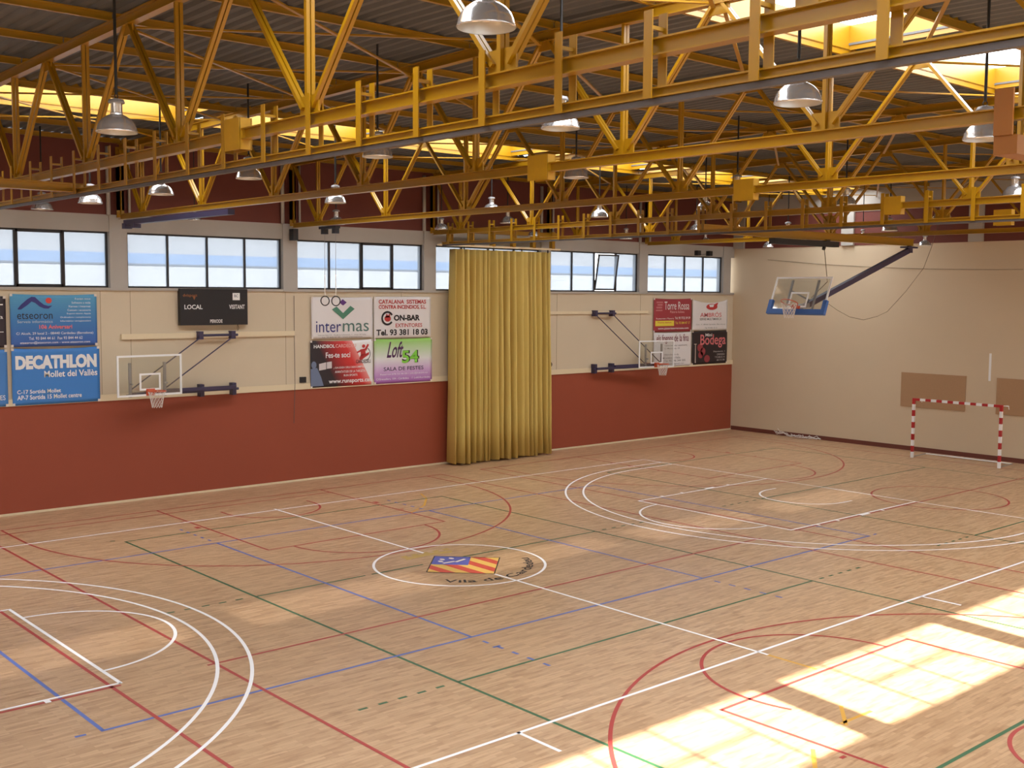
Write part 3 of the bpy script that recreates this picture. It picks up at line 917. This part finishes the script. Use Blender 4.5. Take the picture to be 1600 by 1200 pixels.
tag(o, 'thin cable clipped across the upper end wall, sagging to the right', 'cable')
# folded hoop arm under the second truss
t = thing('folded_hoop_arm', 'dark purple folded hoop arm lying under the far end of the second truss', 'folded arm', (-2.6, 7.7, 7.4))
MB().box(-2.68, -2.52, 4.8, 10.5, 7.30, 7.42).build('arm', NAVY, t)
for y in (10.5, 9.95): MB().box(-2.7, -2.5, y-0.12, y+0.05, 7.2, 7.34).build('clamp', NAVY, t)

# ------------------------------------------------------------------ gymnastic rings
t = thing('rings_trolley', 'small dark trolley clamped under the third truss holding the ring straps', 'trolley', (2.5, 8.9, 7.4))
MB().box(2.42, 2.58, 8.5, 9.35, 7.36, 7.43).build('bar', BLK, t)
for y in (8.61, 9.17): MB().box(2.43, 2.57, y-0.08, y+0.08, 7.22, 7.36).build('clamp', BLK, t)
o = MB().box(2.42, 2.58, 10.72, 10.95, 7.1, 7.43).build('end_bracket', BLK); tag(o, 'small dark bracket at the wall end of the third truss', 'bracket')
for y, lb in ((9.17, 'left gymnastic ring hanging before the white banner'), (8.61, 'right gymnastic ring hanging before the white banner beside the purple diamond')):
    g = thing('gymnastic_ring', lb, 'gymnastic ring', (2.5, y, 5.37), 'gymnastic rings')
    MB().tube([(2.5+0.09*math.cos(a)*1.0, y-0.09*math.cos(a)*1.0*0.8, 5.37+0.13*math.sin(a)) for a in [2*PI*i/28 for i in range(28)]], 0.015, 8, True).build('ring', BLK, g)
    MB().tube([(2.5, y, 5.5), (2.5, y, 6.1)], 0.012, 6).build('strap', NET, g)
    MB().tube([(2.5, y, 6.1), (2.5, y, 7.22)], 0.006, 6).build('cable', GREYST, g)

# ------------------------------------------------------------------ wall boards, scoreboard and small wall items
def board(label, x0, x1, z0, z1, d=0.06):
    o = MB().box(x0, x1, YF-d, YF-0.001, z0, z1).build('wall_board', CAPM); return tag(o, label, 'board')
board('long cream mounting board behind the brackets of the left wall hoop', -2.57, 2.62, 4.33, 4.47)
board('long cream mounting board behind the brackets of the right wall hoop', 12.8, 18.1, 4.88, 4.98)

sb = thing('scoreboard', 'black unlit scoreboard hung under the windows above the left wall hoop', 'scoreboard', (-0.97, YF-0.14, 4.68))
SW, SH = 2.02, 1.0
MB().box(0, SW, -0.02, 0.13, 0, SH).build('case', BLK, sb, local=True)
WTXT = mat('white_letters', srgb(232, 232, 232), 0.5)
ORL = mat('dull_orange_print', srgb(138, 84, 44), 0.5)
lettering('LOCAL', 0.12, 0.65, 0.44, 0.565, WTXT, sb, -0.023, 0.02)
lettering('VISITANT', 1.45, 1.93, 0.44, 0.565, WTXT, sb, -0.023, 0.02)
lettering('PERIODE', 0.87, 1.24, 0.06, 0.155, WTXT, sb, -0.023, 0.02)
lettering('dvisport', 0.08, 0.50, 0.76, 0.86, ORL, sb, -0.023, 0.02)
MB().add([(0.36, -0.0225, 0.80), (0.41, -0.0225, 0.69), (0.46, -0.0225, 0.80)], [(0, 1, 2)]).build('emblem', ORL, sb, local=True)
MB().box(1.56, 1.78, -0.024, -0.02, 0.69, 0.89).build('sticker', WHITE, sb, local=True)
lettering('BC', 1.61, 1.73, 0.77, 0.85, mat('grey_print', srgb(120, 120, 128), 0.6), sb, -0.0265, 0.02)
MB().tube([(1.72, 0.02, 0.0), (1.70, 0.0, -0.1), (1.72, 0.0, -0.17), (1.75, 0.0, -0.1), (1.73, 0.02, 0.0)], 0.006, 6).build('pull_cord', BLK, sb, local=True)
o = MB().box(2.80, 3.0, YF-0.06, YF-0.001, 2.93, 3.1).build('wall_box', BLK); tag(o, 'small black box on the wall left of the handball club banner', 'box')
o = MB().tube([(2.62, YF-0.04, 5.5), (2.62, YF-0.04, 4.4), (2.60, YF-0.09, 2.9), (2.55, YF-0.09, 1.75)], 0.009, 6).build('wall_rope', ROPE); tag(o, 'thin dark rope hanging down the wall left of the banners', 'rope')
for x, lb in ((20.92, 'left small dark wall speaker above the farthest windows'), (21.65, 'right small dark wall speaker above the farthest windows')):
    o = MB().box(x-0.10, x+0.10, YF-0.2, YF-0.03, 7.17, 7.36).build('wall_speaker', BLK); tag(o, lb, 'speaker', 'small wall speakers')
o = MB().tube([(20.92, YF-0.04, 7.26), (21.3, YF-0.04, 7.21), (21.65, YF-0.04, 7.26)], 0.008, 6).build('speaker_wire', BLK); tag(o, 'short wire joining the two small wall speakers', 'wire')
o = MB().lathe([(0, 0), (0.09, 0), (0.09, 0.05), (0, 0.06)], 16).build('wall_disc', BLK); o.location = (12.95, YF-0.02, 3.1); o.rotation_euler = (PI/2, 0, 0); tag(o, 'round black socket on the wall just right of the curtain', 'disc')  # dark disc of unknown use

# ------------------------------------------------------------------ banners
BN = {}
def banner(label, x0, z0, x1, z1, material, sag=0.02, seed=0):
    """cloth sheet tied to the wall; local origin at lower left, facing -Y"""
    b = thing('banner', label, 'banner', (x0, YF-0.05, z0), 'advertising banners on the window wall')
    w, h = x1-x0, z1-z0
    mb = MB(); nx, nz = 24, 14; r = random.Random(seed)
    ph = r.uniform(0, 6)
    for j in range(nz+1):
        for i in range(nx+1):
            u, v = i/nx, j/nz
            s = sag*4*u*(1-u)*v**3
            yy = 0.006*math.sin(u*7+ph+v*3)*math.sin(v*PI)
            mb.v.append((u*w, yy, v*h-s))
    for j in range(nz):
        for i in range(nx):
            k = j*(nx+1)+i
            mb.f.append([k, k+1, k+nx+2, k+nx+1]); mb.m.append(0)
    sh = mb.build('sheet', material, b, local=True, smooth=True)
    so = sh.modifiers.new('thickness', 'SOLIDIFY'); so.thickness = 0.004; so.offset = 1
    for (cx, cz) in ((0, 0), (w, 0), (0, h), (w, h)):
        ix = 0.03 if cx == 0 else -0.03; iz = 0.03 if cz == 0 else -0.03
        m = MB().box(min(cx, cx+ix*2), max(cx, cx+ix*2), -0.012, 0.03, min(cz, cz+iz*2), max(cz, cz+iz*2)); m.build('corner_tie', NET, b, local=True)
    BN[b.name] = (w, h, sh)
    return b
def T(b, body, u0, v0, u1, v1, m, bold=0.012, slant=0.0):
    """v from the top of the sheet"""
    w, h, sh = BN[b.name]
    return lettering(body, u0*w, u1*w, (1-v1)*h, (1-v0)*h, m, sh, -0.016, bold, slant)
def shape(b, name, polys, m, y=-0.014, smooth=False):
    w, h, sh = BN[b.name]; mb = MB()
    for P in polys: mb.add([(u*w, y, (1-v)*h) for u, v in P], [tuple(range(len(P)))])
    return mb.build(name, m, sh, local=True)
def ell(cu, cv, ru, rv, n=24, a0=0, a1=360):
    return [(cu+ru*math.cos(math.radians(a0+(a1-a0)*i/n)), cv+rv*math.sin(math.radians(a0+(a1-a0)*i/n))) for i in range(n)]
def ringp(cu, cv, ru, rv, k, a0=0, a1=360, n=28):
    out = []
    for i in range(n):
        A = math.radians(a0+(a1-a0)*i/n); B = math.radians(a0+(a1-a0)*(i+1)/n)
        out.append([(cu+ru*math.cos(A), cv+rv*math.sin(A)), (cu+ru*math.cos(B), cv+rv*math.sin(B)), (cu+ru*k*math.cos(B), cv+rv*k*math.sin(B)), (cu+ru*k*math.cos(A), cv+rv*k*math.sin(A))])
    return out
def ribbon(pts, wd):
    out = []
    for i in range(len(pts)-1):
        (a, b), (c, d) = pts[i], pts[i+1]
        w0, w1 = (wd[i], wd[i+1]) if isinstance(wd, (list, tuple)) else (wd, wd)
        out.append([(a, b-w0), (c, d-w1), (c, d+w1), (a, b+w0)])
    return out
inkm = lambda n_, r, g, b: mat(n_, srgb(r, g, b), 0.55)
I_DARK, I_RED, I_NAVY, I_GREEN, I_PURP, I_GREY = inkm('ink_dark', 34, 32, 36), inkm('ink_red', 188, 52, 52), inkm('ink_navy', 52, 52, 120), inkm('ink_green', 78, 132, 108), inkm('ink_purple', 92, 48, 122), inkm('ink_grey', 120, 118, 118)
I_LGREY, I_PINK, I_YEL = inkm('ink_light_grey', 186, 196, 204), inkm('ink_pink', 216, 120, 124), inkm('ink_yellow', 228, 208, 70)
ZB0, ZB1, ZB2 = 2.775, 4.17, 5.50
# leftmost pair, cut by the picture edge
b = banner('dark banner cut by the left picture edge, upper of the two', -7.75, 4.2, -5.46, 5.46, inkm('banner_black', 48, 38, 46), 0.01, 1)
T(b, 'RESTAURANT', 0.1, 0.15, 0.97, 0.30, WTXT); T(b, 'Cuina catalana', 0.25, 0.36, 0.97, 0.44, WTXT, 0.0)
shape(b, 'printed_line', [[(0.1, 0.69), (0.97, 0.69), (0.97, 0.702), (0.1, 0.702)]], WTXT)
b = banner('plain blue banner cut by the left picture edge, lower of the two', -7.75, 2.74, -5.46, 4.15, inkm('banner_blue2', 70, 128, 196), 0.01, 2)
T(b, 'INSTAL·LACIONS ELECTRIQUES', 0.08, 0.80, 0.97, 0.90, WTXT, 0.0)
# etseoron
b = banner('blue banner with a dark wave and red dot above the words, top left', -5.36, ZB1+0.03, -3.21, 5.52, ramp_mat('banner_sky', [(0, srgb(58, 92, 168)), (0.45, srgb(62, 122, 184)), (1, srgb(86, 158, 196))]), 0.03, 3)
wave = [(0.085, 0.285), (0.12, 0.25), (0.19, 0.16), (0.24, 0.10), (0.28, 0.115), (0.33, 0.19), (0.38, 0.24), (0.43, 0.255), (0.47, 0.225)]
shape(b, 'wave_logo', ribbon(wave, [0.01, 0.045, 0.055, 0.045, 0.055, 0.05, 0.035, 0.025, 0.004]), I_NAVY)
shape(b, 'dot_logo', [ell(0.435, 0.125, 0.036, 0.055)], inkm('ink_orange_red', 214, 74, 60))
T(b, 'etseoron', 0.075, 0.36, 0.475, 0.475, I_DARK, 0.0); T(b, 'Serveis informàtics', 0.075, 0.50, 0.475, 0.55, I_LGREY, 0.0)
T(b, '10è Aniversari', 0.32, 0.585, 0.70, 0.665, inkm('ink_salmon', 232, 120, 120), 0.02)
for k, (s, u) in enumerate((('Equips nous', 0.74), ('Software a mida', 0.70), ('Xarxes i Internet', 0.66), ('Consum i accessoris', 0.65), ('Suport tècnic Apple', 0.64), ('Ordinadors i complements', 0.565), ('Informàtica i enregistradors', 0.565))):
    T(b, s, u, 0.075+0.071*k, 0.925, 0.115+0.071*k, WTXT, 0.0)
T(b, 'C/ Alcolt, 29 local 2 - 08440 Cardedeu (Barcelona)', 0.06, 0.725, 0.95, 0.785, WTXT, 0.004)
T(b, 'Tel. 93 844 44 61  Fax 93 844 44 62', 0.20, 0.815, 0.82, 0.87, WTXT, 0.004)
T(b, 'etseoron@etseoron.com - www.etseoron.com', 0.10, 0.90, 0.91, 0.955, WTXT, 0.008)
# decathlon
b = banner('blue banner with large white capitals and a town name under it, lower left', -5.36, 2.74, -3.17, 4.17, inkm('banner_blue', 62, 128, 202), 0.035, 4)
T(b, 'DECATHLON', 0.04, 0.13, 0.965, 0.375, WTXT, 0.06)
T(b, 'Mollet del Vallès', 0.355, 0.41, 0.97, 0.525, WTXT, 0.02)
T(b, 'C-17 Sortida Mollet', 0.05, 0.73, 0.54, 0.80, WTXT, 0.02); T(b, 'AP-7 Sortida 15 Mollet centre', 0.05, 0.825, 0.78, 0.905, WTXT, 0.02)
# intermas
bw = inkm('banner_white', 226, 222, 222)
b = banner('white banner with a green chevron and purple diamond behind the gymnastic rings', 3.19, 4.22, 5.38, 5.47, bw, 0.02, 5)
shape(b, 'diamond_logo', [[(0.50, 0.055), (0.565, 0.135), (0.505, 0.21), (0.445, 0.135)]], I_PURP)
shape(b, 'chevron_logo', [[(0.325, 0.30), (0.40, 0.23), (0.505, 0.39), (0.505, 0.54)], [(0.505, 0.54), (0.505, 0.39), (0.625, 0.215), (0.695, 0.29)]], I_GREEN)
T(b, 'inter', 0.07, 0.58, 0.47, 0.85, I_NAVY, 0.0); T(b, 'mas', 0.50, 0.635, 0.93, 0.84, inkm('ink_teal', 84, 118, 112), 0.0)
T(b, 'Intermas Nets, S.A. - Ronda de Collsabadell, 11 - Llinars del Vallès', 0.10, 0.90, 0.88, 0.935, I_GREY, 0.0); T(b, 'Tel. 93 842 57 00 - www.intermas.com', 0.16, 0.955, 0.82, 0.985, I_GREY, 0.0)
# con-bar
b = banner('white banner with red capitals and a telephone number, left of the curtain on top', 5.42, 4.19, 7.63, 5.48, bw, 0.0, 6)
T(b, 'CATALANA  SISTEMAS', 0.08, 0.07, 0.91, 0.17, I_RED, 0.025); T(b, 'CONTRA INCENDIOS, S.L.', 0.08, 0.20, 0.91, 0.31, I_RED, 0.025)
shape(b, 'letter_ring', ringp(0.23, 0.52, 0.105, 0.175, 0.72, 35, 330), I_DARK)
shape(b, 'flame_logo', [ell(0.235, 0.53, 0.055, 0.075, 12), [(0.20, 0.50), (0.215, 0.40), (0.24, 0.46), (0.27, 0.40), (0.275, 0.50)]], I_RED)
T(b, 'ON-BAR', 0.34, 0.44, 0.80, 0.585, I_DARK, 0.045); T(b, 'EXTINTORES', 0.37, 0.65, 0.84, 0.745, I_RED, 0.01); T(b, 'Tel. 93 381 18 03', 0.04, 0.79, 0.94, 0.94, I_DARK, 0.03)
# handball club
def hb_mat():
    m, nt, bs = nodes('banner_black_red'); bs.inputs['Roughness'].default_value = 0.6
    tc = nt.nodes.new('ShaderNodeTexCoord'); sp = nt.nodes.new('ShaderNodeSeparateXYZ'); nt.links.new(tc.outputs['Generated'], sp.inputs[0])
    mt = nt.nodes.new('ShaderNodeMath'); mt.operation = 'MULTIPLY_ADD'; mt.inputs[1].default_value = 0.35
    nt.links.new(sp.outputs['Z'], mt.inputs[0]); nt.links.new(sp.outputs['X'], mt.inputs[2])
    cr = nt.nodes.new('ShaderNodeValToRGB'); e = cr.color_ramp.elements
    for _ in range(4): e.new(0.5)
    for q, (p, c) in zip(e, ((0, srgb(46, 44, 52)), (0.42, srgb(46, 36, 40)), (0.66, srgb(170, 40, 40)), (0.86, srgb(214, 56, 54)), (1.0, srgb(232, 150, 146)), (1.3, srgb(236, 236, 236)))): q.position = min(p, 1); q.color = c
    nt.links.new(mt.outputs[0], cr.inputs[0]); nt.links.new(cr.outputs[0], bs.inputs['Base Color'])
    return m
b = banner('black and red banner of the handball club with a leaping red player', 3.15, 2.76, 5.38, 4.17, hb_mat(), 0.035, 7)
T(b, 'HANDBOL', 0.05, 0.09, 0.38, 0.165, WTXT, 0.02); T(b, 'CARDEDEU', 0.39, 0.09, 0.72, 0.165, inkm('ink_rose', 230, 170, 166), 0.02)
T(b, 'Fes-te soci', 0.235, 0.26, 0.625, 0.38, WTXT, 0.015)
shape(b, 'club_ring', ringp(0.87, 0.32, 0.09, 0.15, 0.85, -60, 80), I_GREY)
shape(b, 'player_logo', [ell(0.845, 0.15, 0.028, 0.04, 12), [(0.79, 0.22), (0.87, 0.20), (0.88, 0.33), (0.80, 0.36)], [(0.86, 0.21), (0.91, 0.10), (0.935, 0.12), (0.885, 0.26)], [(0.73, 0.27), (0.80, 0.22), (0.81, 0.26), (0.74, 0.30)],
      [(0.80, 0.33), (0.87, 0.32), (0.94, 0.28), (0.93, 0.34), (0.86, 0.40), (0.80, 0.46), (0.77, 0.42)]], I_RED)
T(b, 'CARDEDEU', 0.72, 0.44, 0.96, 0.52, I_DARK, 0.01)
shape(b, 'figure_print', [ell(0.05, 0.52, 0.04, 0.08, 14), [(0.0, 0.6), (0.1, 0.58), (0.16, 0.78), (0.20, 0.97), (0.0, 0.97)]], inkm('ink_steel', 108, 122, 150))
shape(b, 'photo_print', [[(0.13, 0.50), (0.24, 0.47), (0.24, 0.62), (0.13, 0.64)], [(0.25, 0.47), (0.33, 0.455), (0.33, 0.60), (0.25, 0.61)]], inkm('ink_pale', 206, 200, 202))
T(b, '¡ GAUDEIX DELS DESCOMPTES I', 0.36, 0.575, 0.88, 0.625, WTXT, 0.006); T(b, 'AVANTATGES DE LA TARGETA', 0.38, 0.66, 0.87, 0.71, WTXT, 0.006); T(b, 'RUN SPORTS', 0.52, 0.745, 0.74, 0.79, WTXT, 0.006)
T(b, 'www.runsports.cat', 0.28, 0.85, 0.965, 0.955, WTXT, 0.02)
# loft
b = banner('green to violet banner with a big green number, lower one left of the curtain', 5.43, 2.76, 7.68, 4.17, ramp_mat('banner_green_violet', [(0, srgb(162, 92, 178)), (0.3, srgb(206, 170, 214)), (0.55, srgb(224, 226, 226)), (1, srgb(146, 206, 82))]), 0.02, 8)
T(b, 'Loft', 0.235, 0.07, 0.49, 0.43, inkm('ink_plum', 84, 44, 92), 0.015, 0.25)
T(b, '54', 0.47, 0.27, 0.77, 0.555, I_DARK, 0.05); T(b, '54', 0.465, 0.275, 0.75, 0.56, inkm('ink_lime', 132, 210, 72), 0.02).location = (0, -0.004, 0)
T(b, 'SALA DE FESTES', 0.155, 0.635, 0.845, 0.72, inkm('ink_slate', 66, 58, 86), 0.006)
T(b, 'Reserves 676 52 46 08 / info@loft54.cat', 0.10, 0.775, 0.92, 0.82, WTXT, 0.0); T(b, 'C/Granollers, 104 - Cardedeu    f  Loft54cardedeu', 0.03, 0.875, 0.965, 0.925, WTXT, 0.0)
# torre rossa
b = banner('dark red banner with white handwriting and a yellow strip, upper right corner group', 18.42, 4.15, 20.68, 5.46, inkm('banner_wine', 158, 54, 62), 0.03, 9)
T(b, 'Torre Rossa', 0.27, 0.10, 0.93, 0.34, WTXT, 0.0); T(b, 'Pizzeria Italiana', 0.42, 0.37, 0.80, 0.44, inkm('ink_rose2', 226, 178, 180), 0.0)
shape(b, 'tower_print', [[(0.06, 0.10), (0.23, 0.10), (0.23, 0.14), (0.06, 0.14)], [(0.09, 0.17), (0.22, 0.17), (0.22, 0.22), (0.09, 0.22)], [(0.06, 0.25), (0.21, 0.25), (0.21, 0.30), (0.06, 0.30)], [(0.05, 0.34), (0.22, 0.34), (0.22, 0.38), (0.05, 0.38)]], inkm('ink_dusty', 190, 116, 118))
T(b, "Restaurant i Pizzeria", 0.06, 0.58, 0.52, 0.625, WTXT, 0.0); T(b, 'Tel. 93 7722 39 39', 0.55, 0.555, 0.96, 0.625, WTXT, 0.01)
shape(b, 'yellow_strip', [[(0.04, 0.665), (0.53, 0.665), (0.53, 0.825), (0.04, 0.825)]], I_YEL)
T(b, 'Pròxima obertura', 0.10, 0.69, 0.46, 0.745, I_RED, 0.008); T(b, 'Tel. 93 844 47 17', 0.56, 0.70, 0.95, 0.775, I_YEL, 0.006); T(b, 'www.pizzeriatorrerossa.com', 0.11, 0.87, 0.92, 0.94, WTXT, 0.012)
# ambros
b = banner('white sagging banner with red capitals in the right corner of the window wall', 20.74, 4.17, 22.98, 5.42, bw, 0.14, 10)
shape(b, 'mouth_logo', [ell(0.54, 0.24, 0.16, 0.10, 20), [(0.62, 0.15), (0.72, 0.10), (0.69, 0.2)]], I_RED)
shape(b, 'mouth_gap', [[(0.46, 0.17), (0.60, 0.16), (0.58, 0.25), (0.48, 0.25)]], bw, -0.0165)
T(b, 'AMBRÓS', 0.21, 0.40, 0.82, 0.57, I_PINK, 0.01); T(b, 'SERVEI MULTIMARCA', 0.20, 0.60, 0.82, 0.675, I_GREY, 0.004); T(b, 'Ctra. 17, 08440 Cardedeu (Barcelona)', 0.10, 0.79, 0.93, 0.84, I_GREY, 0.0); T(b, 'Tel. 93 846 10 12', 0.35, 0.90, 0.70, 0.945, I_GREY, 0.0)
# fogons
b = banner('white banner with dark red title partly behind the right wall hoop', 18.44, 2.78, 20.70, 4.13, bw, 0.02, 11)
T(b, 'els fogons de la fina', 0.07, 0.06, 0.92, 0.34, inkm('ink_bordeaux', 126, 52, 66), 0.006)
for k, (s, u1) in enumerate((('Cuina casolana i pastisseria', 0.88), ('C/ Montseny, 23', 0.68), ('', 0), ('Obert dimarts a dg.', 0.66), ('Carretera de Vilalba', 0.70), ('Tel. 93 846 344 305', 0.84), ('elsfogons@gmail.com', 0.80))):
    if s: T(b, s, 0.28, 0.36+0.088*k, u1, 0.42+0.088*k, I_GREY, 0.004)
# bodega
b = banner('black banner with pink curly lettering in the bottom right corner of the window wall', 20.76, 2.80, 23.0, 4.15, inkm('banner_black2', 42, 32, 36), 0.01, 12)
T(b, 'Mini', 0.36, 0.08, 0.55, 0.17, WTXT, 0.02); T(b, 'Bodega', 0.22, 0.11, 0.95, 0.52, I_PINK, 0.012)
shape(b, 'grapes_print', [ell(0.22, 0.50, 0.08, 0.12), ell(0.30, 0.62, 0.07, 0.12), ell(0.24, 0.72, 0.07, 0.1), ell(0.42, 0.84, 0.08, 0.11)], inkm('ink_grape', 150, 60, 66))
shape(b, 'glass_print', [[(0.05, 0.38), (0.12, 0.38), (0.12, 0.40), (0.05, 0.40)], [(0.08, 0.40), (0.095, 0.40), (0.10, 0.95), (0.08, 0.95)]], inkm('ink_bone', 214, 196, 180))
for k, (s, u0) in enumerate((('Diputació, 1', 0.60), ('CARDEDEU', 0.70), ('T 93 846 02 14', 0.64), ('665 315 398', 0.70))): T(b, s, u0, 0.61+0.085*k, 0.93, 0.665+0.085*k, inkm('ink_ash', 196, 190, 190), 0.004)

# ------------------------------------------------------------------ handball goal
g = thing('handball_goal', 'red and white striped handball goal standing before the end wall', 'goal', (21.78, 0.43, 0), None)
GX = 21.78
def striped(p0, p1, seq0=0, n=10):
    mb = MB(); p0 = Vector(p0); p1 = Vector(p1)
    for i in range(n):
        a = p0+(p1-p0)*(i/n); b2 = p0+(p1-p0)*((i+1)/n)
        mb.bar(a, b2, 0.085, 0.085, (1, 0, 0), (i+seq0) % 2)
    return mb
for y in (0.43-1.54, 0.43+1.54): striped((GX, y, 0.0), (GX, y, 2.08), 0, 10).build('post', [WHITE, REDP], g)
striped((GX, 0.43-1.50, 2.04), (GX, 0.43+1.50, 2.04), 1, 15).build('crossbar', [WHITE, REDP], g)
for y in (0.43-1.54, 0.43+1.54):
    MB().tube([(GX+0.04, y, 2.05), (GX+0.5, y, 2.02), (GX+0.55, y, 1.9)], 0.010, 6).build('net_bracket', WHITE, g)
    MB().tube([(GX+0.95, y, 0.05), (GX+0.04, y, 0.03)], 0.015, 6).build('ground_stay', GREYST, g)
MB().tube([(GX+0.55, 0.43-1.54, 2.0), (GX+0.55, 0.43+1.54, 2.0)], 0.010, 6).build('net_rod', WHITE, g)
MB().tube([(GX+0.95, 0.43-1.54, 0.05), (GX+0.95, 0.43+1.54, 0.05)], 0.022, 8).build('ground_bar', WHITE, g)
# cork panels
for (y0, y1, lb) in ((0.93, 3.38, 'brown cork panel on the end wall behind the left half of the goal'), (-2.6, -0.17, 'brown cork panel on the end wall cut by the right picture edge')):
    o = MB().box(XR-0.03, XR-0.001, y0, y1, 1.6, 2.84).build('cork_panel', CORK); tag(o, lb, 'panel', 'cork panels on the end wall')
# rolled net at the foot of the end wall
nt_ = MB(); r3 = random.Random(5)
for q in range(5):
    P = [(XR-0.25+r3.uniform(-0.12, 0.12), 8.6-2.0*i/14+r3.uniform(-0.1, 0.1), 0.03+abs(r3.gauss(0.05, 0.05))*(1.6 if i < 4 else 0.7)) for i in range(15)]
    nt_.tube(P, 0.010, 6)
o = nt_.build('rolled_net', NET, smooth=True); tag(o, 'pale rolled up net lying along the foot of the end wall', 'net')
